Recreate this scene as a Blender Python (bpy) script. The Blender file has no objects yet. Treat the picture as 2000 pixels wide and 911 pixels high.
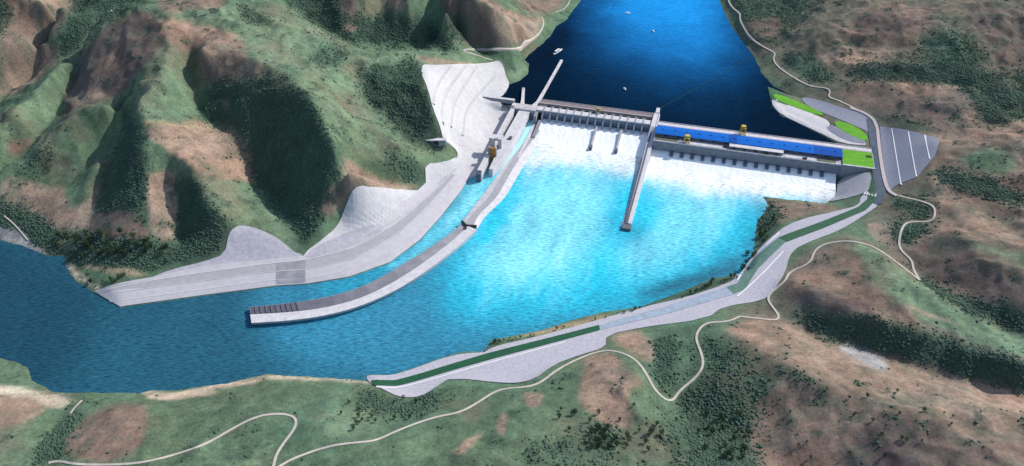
import bpy, bmesh, math, random
import numpy as np
from mathutils import Vector, Matrix
from mathutils.geometry import delaunay_2d_cdt

C = bpy.context.scene
COL = C.collection
random.seed(5)
RNG = np.random.default_rng(7)

# ------------------------------------------------------------------ camera, sky, sun, exposure
FPX, PITCH, HCAM = 1650.0, math.radians(36.2), 850.0
cam_d = bpy.data.cameras.new('camera')
cam_d.sensor_width = 36.0
cam_d.lens = 36.0 * FPX / 2000.0
cam_d.clip_start, cam_d.clip_end = 1.0, 30000.0
cam = bpy.data.objects.new('camera', cam_d)
COL.objects.link(cam)
cam.location = (0, 0, HCAM)
cam.rotation_euler = (math.radians(90) - PITCH, 0, 0)
C.camera = cam

SUN_AZ, SUN_EL = math.radians(26), math.radians(40)          # azimuth measured from +x towards +y
sv = Vector((math.cos(SUN_EL) * math.cos(SUN_AZ), math.cos(SUN_EL) * math.sin(SUN_AZ), math.sin(SUN_EL)))
w = bpy.data.worlds.new('World')
C.world = w
w.use_nodes = True
wn = w.node_tree.nodes
bg = wn['Background']
sky = wn.new('ShaderNodeTexSky')
sky.sky_type = 'NISHITA'
sky.sun_disc = False
sky.sun_elevation = SUN_EL
sky.sun_rotation = math.radians(90) - SUN_AZ
w.node_tree.links.new(sky.outputs[0], bg.inputs[0])
bg.inputs[1].default_value = 0.15
sd_ = bpy.data.lights.new('sun', 'SUN')
sd_.energy = 3.8
sd_.angle = math.radians(0.5)
sd_.color = (1.0, 0.95, 0.88)
sun = bpy.data.objects.new('sun', sd_)
COL.objects.link(sun)
sun.rotation_euler = sv.to_track_quat('Z', 'Y').to_euler()
C.view_settings.view_transform = 'Standard'
C.view_settings.look = 'None'
C.view_settings.gamma = 1.0
C.view_settings.use_curve_mapping = False
C.view_settings.exposure = 0.15

# ------------------------------------------------------------------ plan geometry: sight lines to the ground
CP, SP = math.cos(PITCH), math.sin(PITCH)


def W(u, v, z=0.0):
    """Ground plan point of a survey sight line (u, v) at height z."""
    dx = (u - 1000.0) / FPX
    dy = -(v - 455.5) / FPX
    d = (dx, CP + dy * SP, -SP + dy * CP)
    t = (z - HCAM) / d[2]
    return np.array([t * d[0], t * d[1], z])


def project(x, y, z):
    q = z - HCAM
    a = y * SP + q * CP
    b = y * CP - q * SP
    b = np.maximum(b, 1.0)
    return 1000 + FPX * x / b, 455.5 - FPX * a / b


AX = math.radians(-15.3)
AV = np.array([math.cos(AX), math.sin(AX)])
NV = np.array([-math.sin(AX), math.cos(AX)])
ORG = np.array([48.0, 1594.0])


def D(s, t, z=0.0):
    """Point in the dam's own frame: s along the axis, t upstream."""
    p = ORG + s * AV + t * NV
    return np.array([p[0], p[1], z])


# ------------------------------------------------------------------ numpy noise
def vnoise(x, y, scale, seed):
    r = np.random.default_rng(seed)
    lat = r.random((256, 256))
    fx, fy = x / scale + seed * 13.7, y / scale + seed * 7.3
    ix, iy = np.floor(fx).astype(int), np.floor(fy).astype(int)
    tx, ty = fx - ix, fy - iy
    tx, ty = tx * tx * (3 - 2 * tx), ty * ty * (3 - 2 * ty)
    a = lat[ix % 256, iy % 256]; b = lat[(ix + 1) % 256, iy % 256]
    c = lat[ix % 256, (iy + 1) % 256]; d = lat[(ix + 1) % 256, (iy + 1) % 256]
    return ((a * (1 - tx) + b * tx) * (1 - ty) + (c * (1 - tx) + d * tx) * ty) * 2 - 1


def fbm(x, y, scale, octs, seed):
    o, amp, tot = 0, 1.0, 0
    for k in range(octs):
        c_, s_ = math.cos(0.6 * k + 0.3), math.sin(0.6 * k + 0.3)
        o = o + amp * vnoise(c_ * x - s_ * y, s_ * x + c_ * y, scale / 2 ** k, seed + k)
        tot += amp
        amp *= 0.5
    return o / tot


def chaikin(p, closed=False, n=2):
    p = np.asarray(p, float)
    for _ in range(n):
        q = np.roll(p, -1, 0) if closed else p[1:]
        a = p if closed else p[:-1]
        m = np.empty((2 * len(a), p.shape[1]))
        m[0::2] = 0.75 * a + 0.25 * q
        m[1::2] = 0.25 * a + 0.75 * q
        p = m if closed else np.vstack([p[:1], m, p[-1:]])
    return p


def resample(p, step, closed=False):
    p = np.asarray(p, float)
    if closed:
        p = np.vstack([p, p[:1]])
    L = np.r_[0, np.cumsum(np.linalg.norm(np.diff(p[:, :2], axis=0), axis=1))]
    n = max(2, int(round(L[-1] / step)) + 1)
    s = np.linspace(0, L[-1], n)
    o = np.stack([np.interp(s, L, p[:, k]) for k in range(p.shape[1])], 1)
    return o[:-1] if closed else o


def inside(px, py, poly):
    r = np.zeros(px.shape, bool)
    x, y = poly[:, 0], poly[:, 1]
    for i in range(len(poly)):
        j = i - 1
        cnd = (y[i] > py) != (y[j] > py)
        if y[i] != y[j]:
            r ^= cnd & (px < (x[j] - x[i]) * (py - y[i]) / (y[j] - y[i]) + x[i])
    return r


def segdist(px, py, poly, closed=True):
    d = np.full(px.shape, 1e9)
    n = len(poly)
    for i in range(n if closed else n - 1):
        a, b = poly[i], poly[(i + 1) % n]
        v = b - a
        l2 = max(v @ v, 1e-9)
        t = np.clip(((px - a[0]) * v[0] + (py - a[1]) * v[1]) / l2, 0, 1)
        d = np.minimum(d, (px - a[0] - t * v[0]) ** 2 + (py - a[1] - t * v[1]) ** 2)
    return np.sqrt(d)


def sdist(px, py, poly):
    """Distance to a closed outline, negative inside."""
    d = segdist(px, py, poly)
    return np.where(inside(px, py, poly), -d, d)


# ------------------------------------------------------------------ object helpers
def mesh_np(name, verts, faces, mat=None, parent=None, smooth=False):
    me = bpy.data.meshes.new(name)
    me.from_pydata([tuple(map(float, v)) for v in verts], [], [tuple(f) for f in faces])
    me.update()
    if smooth:
        me.polygons.foreach_set('use_smooth', [True] * len(me.polygons))
    o = bpy.data.objects.new(name, me)
    COL.objects.link(o)
    if mat:
        me.materials.append(mat)
    if parent is not None:
        o.parent = parent
        o.matrix_parent_inverse = Matrix.Translation(-Vector(parent.location))
    return o


def mesh_fast(name, V, Q, mat, smooth=True):
    """Large quad or triangle mesh from arrays."""
    me = bpy.data.meshes.new(name)
    k = Q.shape[1]
    me.vertices.add(len(V))
    me.vertices.foreach_set('co', np.ascontiguousarray(V, np.float32).ravel())
    me.loops.add(Q.size)
    me.loops.foreach_set('vertex_index', np.ascontiguousarray(Q, np.int32).ravel())
    me.polygons.add(len(Q))
    me.polygons.foreach_set('loop_start', np.arange(0, Q.size, k, dtype=np.int32))
    me.polygons.foreach_set('use_smooth', np.full(len(Q), smooth))
    me.update(calc_edges=True)
    me.validate()
    o = bpy.data.objects.new(name, me)
    COL.objects.link(o)
    me.materials.append(mat)
    return o


def set_colour(o, rgba):
    a = o.data.color_attributes.new('cover', 'FLOAT_COLOR', 'POINT')
    a.data.foreach_set('color', np.ascontiguousarray(rgba, np.float32).ravel())


def tag(o, label, cat=None, group=None, kind=None):
    o['label'] = label
    if cat:
        o['category'] = cat
    if group:
        o['group'] = group
    if kind:
        o['kind'] = kind
    return o


def thing(name, label, cat, loc, group=None):
    o = bpy.data.objects.new(name, None)
    COL.objects.link(o)
    o.location = tuple(map(float, loc))
    o.empty_display_size = 2
    return tag(o, label, cat, group)


def hexa(bot, top):
    """Solid from four bottom and four top corners."""
    return list(bot) + list(top), [(3, 2, 1, 0), (4, 5, 6, 7), (0, 1, 5, 4), (1, 2, 6, 5), (2, 3, 7, 6), (3, 0, 4, 7)]


def box(name, mat, parent, s0, s1, t0, t1, z0, z1, zt=None, bev=0.0):
    """Block in the dam frame; zt gives a different top height at the t1 end."""
    zb = z1 if zt is None else zt
    b = [D(s0, t0, z0), D(s1, t0, z0), D(s1, t1, z0), D(s0, t1, z0)]
    t = [D(s0, t0, z1), D(s1, t0, z1), D(s1, t1, zb), D(s0, t1, zb)]
    v, f = hexa(b, t)
    o = mesh_np(name, v, f, mat, parent)
    if bev:
        m = o.modifiers.new('bevel', 'BEVEL')
        m.width = bev
        m.segments = 1
    return o


def loft(name, mat, parent, rows, smooth=False, caps=True):
    """Closed solid: each row is a ring of the same number of points along the run."""
    n = len(rows[0])
    V = [p for r in rows for p in r]
    Fc = []
    for i in range(len(rows) - 1):
        for j in range(n):
            k = (j + 1) % n
            Fc.append((i * n + j, i * n + k, (i + 1) * n + k, (i + 1) * n + j))
    if caps:
        Fc.append(tuple(range(n - 1, -1, -1)))
        Fc.append(tuple((len(rows) - 1) * n + j for j in range(n)))
    o = mesh_np(name, V, Fc, mat, parent, smooth)
    bm = bmesh.new(); bm.from_mesh(o.data)
    bmesh.ops.recalc_face_normals(bm, faces=bm.faces)
    bm.to_mesh(o.data); bm.free()
    return o


# ------------------------------------------------------------------ materials
def mat(name, col, rough=0.8, var=0.25, scale=0.1, bump=0.0, col2=None, spec=0.3, streak=None):
    m = bpy.data.materials.new(name)
    m.use_nodes = True
    nt = m.node_tree
    b = nt.nodes['Principled BSDF']
    b.inputs['Roughness'].default_value = rough
    b.inputs['Specular IOR Level'].default_value = spec
    tc = nt.nodes.new('ShaderNodeTexCoord')
    src = tc.outputs['Object']
    if streak:
        mp = nt.nodes.new('ShaderNodeMapping')
        mp.inputs['Scale'].default_value = streak
        nt.links.new(src, mp.inputs[0])
        src = mp.outputs[0]
    n = nt.nodes.new('ShaderNodeTexNoise')
    n.inputs['Scale'].default_value = scale
    n.inputs['Detail'].default_value = 6
    n.inputs['Roughness'].default_value = 0.65
    nt.links.new(src, n.inputs['Vector'])
    r = nt.nodes.new('ShaderNodeValToRGB')
    c2 = col2 or tuple(c * (1 - var) for c in col)
    c1 = tuple(min(1, c * (1 + var * 0.6)) for c in col) if col2 is None else col
    r.color_ramp.elements[0].position = 0.3
    r.color_ramp.elements[1].position = 0.72
    r.color_ramp.elements[0].color = (*c2, 1)
    r.color_ramp.elements[1].color = (*c1, 1)
    nt.links.new(n.outputs[0], r.inputs[0])
    nt.links.new(r.outputs[0], b.inputs['Base Color'])
    if bump:
        bp = nt.nodes.new('ShaderNodeBump')
        bp.inputs['Strength'].default_value = 0.6
        bp.inputs['Distance'].default_value = bump
        nt.links.new(n.outputs[0], bp.inputs['Height'])
        nt.links.new(bp.outputs[0], b.inputs['Normal'])
    return m


M = dict(
    concrete=mat('pale_concrete', (.50, .48, .50), .85, .3, .12, .1),
    concrete_white=mat('white_concrete', (.60, .58, .60), .85, .22, .12, .1),
    concrete_grey=mat('grey_concrete', (.26, .275, .31), .85, .2, .12, .1),
    concrete_dark=mat('dark_concrete', (.13, .135, .16), .85, .25, .15, .1),
    pink=mat('pinkish_concrete', (.50, .42, .41), .85, .2, .15, .1),
    brown=mat('brown_deck', (.24, .19, .19), .85, .25, .2, .1),
    cut=mat('fresh_cut_rock', (.54, .53, .54), .95, .14, .09, .9),
    cutgrey=mat('grey_cut_rock', (.42, .41, .46), .95, .22, .12, .9),
    gravel=mat('pale_gravel', (.47, .45, .50), .95, .2, .25, .5),
    berm=mat('berm_shade_grey', (.50, .49, .505), .95, .15, .15, .2),
    apron=mat('pale_apron', (.49, .47, .50), .9, .12, .1, .2),
    roadgrey=mat('grey_road', (.37, .365, .39), .9, .14, .1, .1),
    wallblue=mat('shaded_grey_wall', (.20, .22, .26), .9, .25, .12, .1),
    tan=mat('dull_crane_paint', (.34, .29, .13), .7, .2, .3),
    pale_apron2=mat('pinkish_rock_apron', (.66, .62, .63), .95, .16, .15, .4),
    asphalt=mat('bluish_asphalt', (.092, .115, .155), .9, .25, .1, .1),
    terrace=mat('terrace_paving', (.25, .26, .32), .9, .16, .2, .2),
    track=mat('dirt_track', (.52, .46, .41), .95, .18, .1, .2),
    white=mat('white_paint', (.78, .77, .77), .6, .08, .2),
    lawn=mat('lawn_grass', (.14, .42, .02), .95, .4, .09, .4, col2=(.10, .28, .025)),
    lawndark=mat('planted_strip', (.06, .16, .07), .95, .35, .12, .4),
    blue=mat('blue_roof_metal', (.003, .125, .50), .6, .12, .1, 0, spec=.1),
    bluedark=mat('dark_blue_roof_metal', (.004, .075, .36), .6, .12, .1, 0, spec=.1),
    yellow=mat('yellow_crane_paint', (.62, .42, .05), .5, .2, .3),
    orange=mat('orange_gate_paint', (.50, .22, .05), .6, .25, .3),
    steel=mat('grey_gate_steel', (.13, .18, .26), .5, .2, .2),
    dark=mat('dark_steel', (.03, .03, .035), .6, .3, .3),
    olive=mat('olive_paving', (.13, .14, .10), .9, .25, .2),
    wood=mat('bark', (.10, .075, .05), .95, .3, .6),
    boatw=mat('white_hull', (.80, .82, .85), .4, .05, .2),
    boatg=mat('grey_cabin', (.30, .33, .38), .5, .1, .2),
    boom=mat('green_float', (.03, .10, .06), .6, .2, .2),
    foam=mat('white_foam', (.93, .95, .96), .8, .06, .2, .35, spec=.2),
)


DK = [mat('graded_deck', tuple(a * (1 - f) + b * f for a, b in zip((.33, .325, .35), (.115, .115, .15))), .9, .25, .08, .1) for f in np.linspace(0, 1, 7)]  # deck greys in steps from light to dark
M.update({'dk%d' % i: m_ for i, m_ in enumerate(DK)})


def mat_cover(name, noise_scale, amt, bump, rough=1.0, spec=0.15):
    m = bpy.data.materials.new(name)
    m.use_nodes = True
    nt = m.node_tree
    b = nt.nodes['Principled BSDF']
    b.inputs['Roughness'].default_value = rough
    b.inputs['Specular IOR Level'].default_value = spec
    at = nt.nodes.new('ShaderNodeVertexColor')
    at.layer_name = 'cover'
    tc = nt.nodes.new('ShaderNodeTexCoord')
    n = nt.nodes.new('ShaderNodeTexNoise')
    n.inputs['Scale'].default_value = noise_scale
    n.inputs['Detail'].default_value = 5
    n.inputs['Roughness'].default_value = 0.7
    nt.links.new(tc.outputs['Object'], n.inputs['Vector'])
    mr = nt.nodes.new('ShaderNodeMapRange')
    mr.inputs[1].default_value = 0.3; mr.inputs[2].default_value = 0.7
    mr.inputs[3].default_value = 1 - amt; mr.inputs[4].default_value = 1 + amt
    nt.links.new(n.outputs[0], mr.inputs[0])
    mx = nt.nodes.new('ShaderNodeVectorMath')
    mx.operation = 'SCALE'
    nt.links.new(at.outputs[0], mx.inputs[0])
    nt.links.new(mr.outputs[0], mx.inputs['Scale'])
    nt.links.new(mx.outputs[0], b.inputs['Base Color'])
    bp = nt.nodes.new('ShaderNodeBump')
    bp.inputs['Strength'].default_value = 0.7
    bp.inputs['Distance'].default_value = bump
    nt.links.new(n.outputs[0], bp.inputs['Height'])
    nt.links.new(bp.outputs[0], b.inputs['Normal'])
    return m


def mat_water(name, amt, bump, rough=0.3, spec=0.35, ang=0.0, ior=1.33):
    """Vertex-coloured water with wind ripples as bump, their light and dark also tinting the colour."""
    m = bpy.data.materials.new(name)
    m.use_nodes = True
    nt = m.node_tree
    b = nt.nodes['Principled BSDF']
    b.inputs['Roughness'].default_value = rough
    b.inputs['Specular IOR Level'].default_value = spec
    b.inputs['IOR'].default_value = ior
    at = nt.nodes.new('ShaderNodeVertexColor')
    at.layer_name = 'cover'
    tc = nt.nodes.new('ShaderNodeTexCoord')
    mp = nt.nodes.new('ShaderNodeMapping')
    mp.inputs['Rotation'].default_value = (0, 0, ang)
    mp.inputs['Scale'].default_value = (0.022, 0.12, 0.1)
    nt.links.new(tc.outputs['Object'], mp.inputs[0])
    n = nt.nodes.new('ShaderNodeTexNoise')
    n.inputs['Scale'].default_value = 4.6
    n.inputs['Detail'].default_value = 5
    n.inputs['Roughness'].default_value = 0.62
    n.inputs['Distortion'].default_value = 0.6
    nt.links.new(mp.outputs[0], n.inputs['Vector'])
    mr = nt.nodes.new('ShaderNodeMapRange')
    mr.inputs[1].default_value = 0.32; mr.inputs[2].default_value = 0.68
    mr.inputs[3].default_value = 1 - amt; mr.inputs[4].default_value = 1 + amt
    nt.links.new(n.outputs[0], mr.inputs[0])
    mx = nt.nodes.new('ShaderNodeVectorMath')
    mx.operation = 'SCALE'
    nt.links.new(at.outputs[0], mx.inputs[0])
    nt.links.new(mr.outputs[0], mx.inputs['Scale'])
    nt.links.new(mx.outputs[0], b.inputs['Base Color'])
    bp = nt.nodes.new('ShaderNodeBump')
    bp.inputs['Strength'].default_value = 0.8
    bp.inputs['Distance'].default_value = bump
    nt.links.new(n.outputs[0], bp.inputs['Height'])
    nt.links.new(bp.outputs[0], b.inputs['Normal'])
    return m


# ------------------------------------------------------------------ shorelines
ZR, ZU = 0.0, 25.0                    # downstream river and reservoir levels


def wpts(pts, z):
    return np.array([W(u, v, z)[:2] for u, v in pts])


river_left = [(-260, 420), (-120, 448), (0, 470), (40, 478), (90, 499), (125, 500), (130, 520), (150, 550), (185, 572), (235, 601), (400, 578),
              (540, 560), (600, 556), (680, 543), (760, 515), (820, 470), (860, 425), (900, 375), (922, 340)]
river_right = [(1632, 350), (1634, 385), (1612, 398), (1560, 392), (1492, 385), (1502, 405), (1478, 435), (1473, 490), (1455, 520), (1450, 535), (1390, 545),
               (1320, 575), (1250, 600), (1180, 610), (1120, 625), (1060, 645), (960, 665), (945, 687), (905, 687), (860, 700), (820, 715),
               (765, 733), (710, 732), (725, 745), (640, 738), (520, 732), (440, 750), (330, 765), (295, 762), (270, 768), (130, 768), (100, 765),
               (65, 745), (50, 715), (0, 700), (-120, 660), (-260, 640)]
RIVER = np.vstack([wpts(river_left, ZR), [D(-34, -285)[:2], D(-34, -30)[:2], D(612, -60)[:2], D(606, -104)[:2]], wpts(river_right, ZR)])
res_left = [(1165, -130), (1160, -70), (1135, 0), (1115, 25), (1105, 40), (1085, 52), (1075, 70), (1060, 85), (1035, 105), (1025, 117), (1033, 125), (1030, 145),
            (1015, 158), (995, 165), (988, 182)]
res_right = [(1635, 280), (1600, 262), (1560, 242), (1525, 226), (1508, 208), (1500, 170), (1520, 178), (1560, 193), (1530, 178), (1510, 168), (1490, 145), (1475, 115), (1455, 85), (1430, 55),
             (1415, 25), (1405, 0), (1390, -70), (1385, -130)]
RESV = np.vstack([wpts(res_left, ZU), [D(-92, -22)[:2], D(0, -22)[:2], D(250, -25)[:2], D(608, -36)[:2]], wpts(res_right, ZU)])

# ------------------------------------------------------------------ height control: crest and valley lines (u, v, height)
LINES = [
    # hills on the left, far to near
    [(-260, -60, 240), (60, -20, 225), (128, 11, 205), (80, 46, 180), (37, 80, 160), (0, 105, 148), (-120, 190, 120)],
    [(165, -10, 175), (142, 40, 148), (122, 85, 122), (105, 114, 108), (83, 131, 98), (57, 160, 85), (0, 200, 68), (-120, 290, 45)],
    [(330, 30, 215), (285, 14, 215), (230, 30, 200), (177, 54, 185), (155, 90, 165), (120, 120, 150), (70, 172, 128), (25, 225, 108), (0, 262, 95), (-120, 350, 60)],
    [(200, 90, 140), (160, 140, 118), (128, 185, 98), (112, 220, 84), (70, 285, 62), (30, 318, 50), (-20, 345, 42)],
    [(330, 40, 215), (322, 62, 208), (308, 108, 188), (271, 154, 172), (235, 185, 152), (200, 203, 140), (148, 222, 122), (110, 258, 105), (60, 305, 82), (0, 350, 62)],
    [(262, 190, 138), (240, 222, 112), (225, 260, 92), (205, 285, 80), (180, 315, 66), (158, 335, 58), (128, 358, 48), (90, 372, 42)],
    [(262, 205, 132), (236, 250, 108), (215, 282, 92), (192, 322, 76), (168, 368, 58)],
    [(248, 232, 108), (235, 280, 84), (214, 320, 66), (200, 355, 54), (185, 400, 40), (175, 430, 32)],
    [(322, 62, 208), (335, 90, 198), (325, 130, 185), (300, 170, 168), (268, 200, 152), (276, 235, 140), (281, 290, 118), (283, 350, 96), (290, 400, 74), (302, 445, 50)],
    [(276, 235, 140), (320, 290, 122), (368, 322, 112), (392, 356, 98), (402, 395, 82), (440, 424, 62), (452, 440, 52)],
    [(335, 328, 96), (346, 370, 74), (351, 400, 58), (353, 440, 40), (356, 478, 26)],
    [(362, 100, 178), (370, 150, 146), (380, 200, 118), (400, 235, 102), (430, 258, 92), (462, 292, 78), (484, 332, 64), (510, 370, 50), (545, 408, 36), (575, 455, 23), (590, 490, 14)],
    [(385, 95, 196), (420, 80, 196), (480, 110, 186), (540, 140, 180), (590, 172, 174), (615, 205, 168), (640, 255, 152), (665, 295, 134), (672, 330, 114), (650, 385, 70), (618, 445, 34)],
    [(672, 330, 114), (720, 345, 84), (780, 360, 42), (822, 369, 18)],
    [(640, 110, 150), (690, 138, 128), (715, 190, 108), (742, 225, 94), (780, 260, 76), (815, 282, 62), (850, 296, 46), (884, 304, 24)],
    [(725, 245, 104), (780, 278, 88), (815, 300, 60), (832, 318, 36)],
    [(738, 285, 86), (770, 320, 62), (800, 348, 34), (824, 366, 18)],
    [(832, 128, 132), (836, 165, 124), (850, 215, 104), (862, 250, 82), (868, 270, 60)],
    [(545, -60, 190), (590, 30, 150), (640, 62, 130), (690, 85, 116), (760, 88, 102), (850, 90, 84), (905, 99, 62), (950, 113, 48)],
    [(640, 110, 150), (720, 100, 128), (800, 108, 118), (870, 118, 100), (930, 122, 72)],
    [(700, -60, 225), (690, 10, 168), (692, 55, 130)],
    [(745, -40, 180), (735, 30, 140), (728, 65, 118)],
    [(800, -60, 220), (800, 12, 165), (812, 55, 118)],
    [(838, -20, 170), (840, 30, 135), (850, 65, 105)],
    [(900, -80, 225), (868, 10, 180), (885, 50, 132), (910, 85, 84)],
    [(900, -20, 200), (960, 10, 165), (1020, 45, 95), (1005, 90, 52)],
    [(420, -60, 232), (460, 0, 215), (540, 10, 195), (600, 50, 172), (640, 90, 156)],
    # hills beyond the right abutment
    [(1450, -80, 60), (1440, 0, 48), (1470, 60, 46), (1520, 120, 42), (1590, 165, 42)],
    [(1700, -60, 180), (1700, 20, 140), (1620, 60, 112), (1560, 100, 72)],
    [(1700, 20, 140), (1800, 40, 155), (1920, 10, 180), (2150, -20, 210)],
    [(1540, 150, 44), (1640, 150, 60), (1720, 150, 80), (1820, 140, 96), (1920, 130, 112), (2100, 140, 130)],
    [(1622, 178, 48), (1680, 168, 66), (1740, 166, 80), (1860, 166, 92), (1897, 195, 94), (1925, 250, 94)],
    [(1735, 232, 48), (1790, 250, 66), (1850, 266, 78), (1900, 272, 90), (2000, 255, 108), (2150, 250, 120)],
    [(1838, 272, 76), (1880, 296, 92), (1980, 300, 112), (2150, 300, 130)],
    [(1850, 350, 68), (1930, 372, 82), (2050, 400, 98)],
    [(1770, 372, 42), (1835, 392, 66), (1900, 420, 96), (2000, 450, 118), (2150, 480, 130)],
    [(1790, 436, 56), (1850, 445, 88), (1950, 500, 118), (2020, 540, 128), (2200, 600, 140)],
    [(1690, 455, 44), (1770, 505, 54), (1800, 550, 60), (1900, 605, 72), (2000, 655, 82), (2200, 740, 95)],
    [(1590, 482, 42), (1650, 462, 56), (1720, 500, 74), (1790, 565, 88), (1880, 630, 100), (2000, 690, 112), (2200, 780, 125)],
    [(1545, 545, 46), (1600, 585, 70), (1690, 612, 90), (1780, 634, 100), (1880, 662, 106), (2000, 708, 114)],
    [(1500, 605, 32), (1560, 640, 40), (1650, 674, 48), (1750, 702, 55), (1850, 736, 62), (2000, 775, 70), (2200, 840, 80)],
    [(1380, 640, 36), (1440, 660, 56), (1540, 715, 80), (1640, 768, 96), (1780, 815, 108), (1900, 850, 116), (2050, 900, 126)],
    [(1318, 790, 30), (1390, 810, 36), (1470, 860, 44), (1560, 940, 50), (1700, 1050, 60)],
    [(1185, 690, 36), (1232, 722, 58), (1260, 780, 66), (1240, 860, 74), (1230, 960, 90)],
    [(870, 812, 48), (960, 785, 46), (1060, 745, 38), (1130, 705, 32)],
    [(740, 880, 62), (900, 880, 74), (1050, 860, 76), (1120, 940, 84)],
    [(128, 800, 12), (112, 850, 26), (85, 920, 40)],
    [(220, 800, 34), (240, 850, 44), (300, 940, 56)],
    [(30, 800, 22), (20, 860, 40), (-80, 920, 52)],
    [(400, 800, 30), (520, 800, 42), (640, 830, 52), (640, 940, 66)],
    # outer rim so that the hills carry on past the frame
    [(-500, 700, 60), (-400, 1000, 80), (400, 1120, 90), (1200, 1120, 100), (2200, 1100, 130)],
    # excavated left bank: toe, benches and berms
    [(222, 594, 3), (400, 570, 3), (540, 552, 3), (600, 548, 3), (690, 530, 3), (780, 486, 3), (850, 424, 3), (905, 350, 3.5)],
    [(196, 577, 9), (300, 560, 9), (400, 547, 9), (540, 528, 9), (600, 526, 9), (690, 506, 9), (780, 456, 9), (840, 400, 9.5), (892, 345, 10)],
    [(188, 570, 10), (300, 548, 10), (400, 532, 10), (540, 513, 10), (600, 508, 10), (690, 484, 10), (770, 440, 10), (820, 398, 10), (868, 345, 10)],
    [(300, 540, 14), (400, 512, 15), (440, 500, 18), (540, 498, 14), (590, 495, 13), (650, 474, 13), (740, 438, 13), (800, 402, 13), (845, 350, 13)],
    [(443, 480, 26), (455, 447, 40), (480, 440, 42), (530, 458, 30), (560, 480, 20)],
    [(640, 455, 20), (668, 425, 30), (688, 380, 42), (705, 370, 42), (770, 370, 30), (825, 372, 17)],
    [(968, 148, 37), (920, 200, 36), (907, 222, 36), (903, 257, 34), (900, 268, 30), (890, 284, 24), (880, 296, 18)],
    [(931, 132, 60), (890, 192, 60), (883, 218, 58), (880, 250, 50), (870, 262, 44)],
    [(905, 130, 84), (868, 183, 86), (861, 218, 82), (866, 245, 66)],
    [(980, 128, 40), (990, 150, 34), (988, 170, 28)],
    [(946, 192, 27), (962, 203, 16), (985, 213, 10), (1002, 220, 10)],
    [(962, 216, 12), (953, 250, 11), (938, 300, 10)],
    # right abutment: road, pad, terrace and upstream apron
    [(1699, 232, 36), (1702, 262, 33), (1706, 300, 32), (1708, 340, 32), (1706, 385, 31)],
    [(1722, 240, 36), (1726, 280, 33), (1730, 330, 32), (1736, 375, 32)],
    [(1834, 271, 78), (1826, 305, 70), (1790, 347, 54), (1750, 364, 40)],
    [(1560, 190, 30), (1600, 205, 36), (1650, 222, 38), (1695, 232, 37)],
    [(1515, 190, 30), (1560, 212, 33), (1620, 240, 34), (1690, 280, 32)],
    # bypass channel bed and its banks
    [(730, 748, 1), (770, 748, 1.5), (830, 733, 3), (950, 698, 6), (1100, 660, 9), (1180, 638, 10), (1300, 605, 13), (1420, 568, 16), (1470, 520, 19), (1530, 470, 22), (1600, 442, 25), (1680, 410, 29), (1706, 392, 31)],
    [(780, 776, 8), (820, 776, 9), (880, 738, 8), (1000, 750, 16), (1080, 714, 17), (1182, 678, 18), (1260, 638, 18), (1400, 598, 22), (1490, 588, 26), (1532, 530, 28), (1545, 497, 29), (1640, 450, 30), (1720, 402, 32)],
]
ENG_FLAT = [  # zones kept smooth (u, v) outlines: built ground
    [(823, 125), (975, 118), (1000, 150), (1040, 180), (1080, 260), (940, 345), (860, 440), (700, 550), (540, 565), (235, 610), (170, 570), (300, 530), (430, 490), (440, 440), (550, 440), (600, 480), (680, 370), (820, 360), (820, 310), (890, 300), (830, 270), (850, 230)],
    [(1490, 170), (1560, 180), (1720, 225), (1840, 262), (1835, 310), (1760, 380), (1740, 400), (1640, 455), (1550, 510), (1500, 600), (1380, 630), (1185, 690), (1080, 725), (1000, 760), (880, 750), (790, 785), (690, 740), (820, 705), (1100, 630), (1400, 550), (1500, 440), (1640, 400), (1600, 390), (1620, 330), (1640, 290)],
]

CRESTS_L = (0, 2, 4, 6, 8, 9, 12, 13, 15, 17)
VALLEYS_L = (1, 3, 5, 7, 10, 11, 14, 16, 18, 21, 23)
LEFT_N = 27
for i_, L_ in enumerate(LINES):
    if i_ in CRESTS_L:
        LINES[i_] = [(a, b, c + max(0, c - 50) * .02) for a, b, c in L_]
    elif i_ in VALLEYS_L:
        LINES[i_] = [(a, b, c - max(0, c - 30) * .03) for a, b, c in L_]
    elif LEFT_N <= i_ < 44:
        LINES[i_] = [(a, b, c if c < 45 else 45 + (c - 45) * .78) for a, b, c in L_]

# ------------------------------------------------------------------ terrain solve
X0, X1, Y0, Y1 = -1752.0, 1752.0, 440.0, 2840.0


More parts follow.
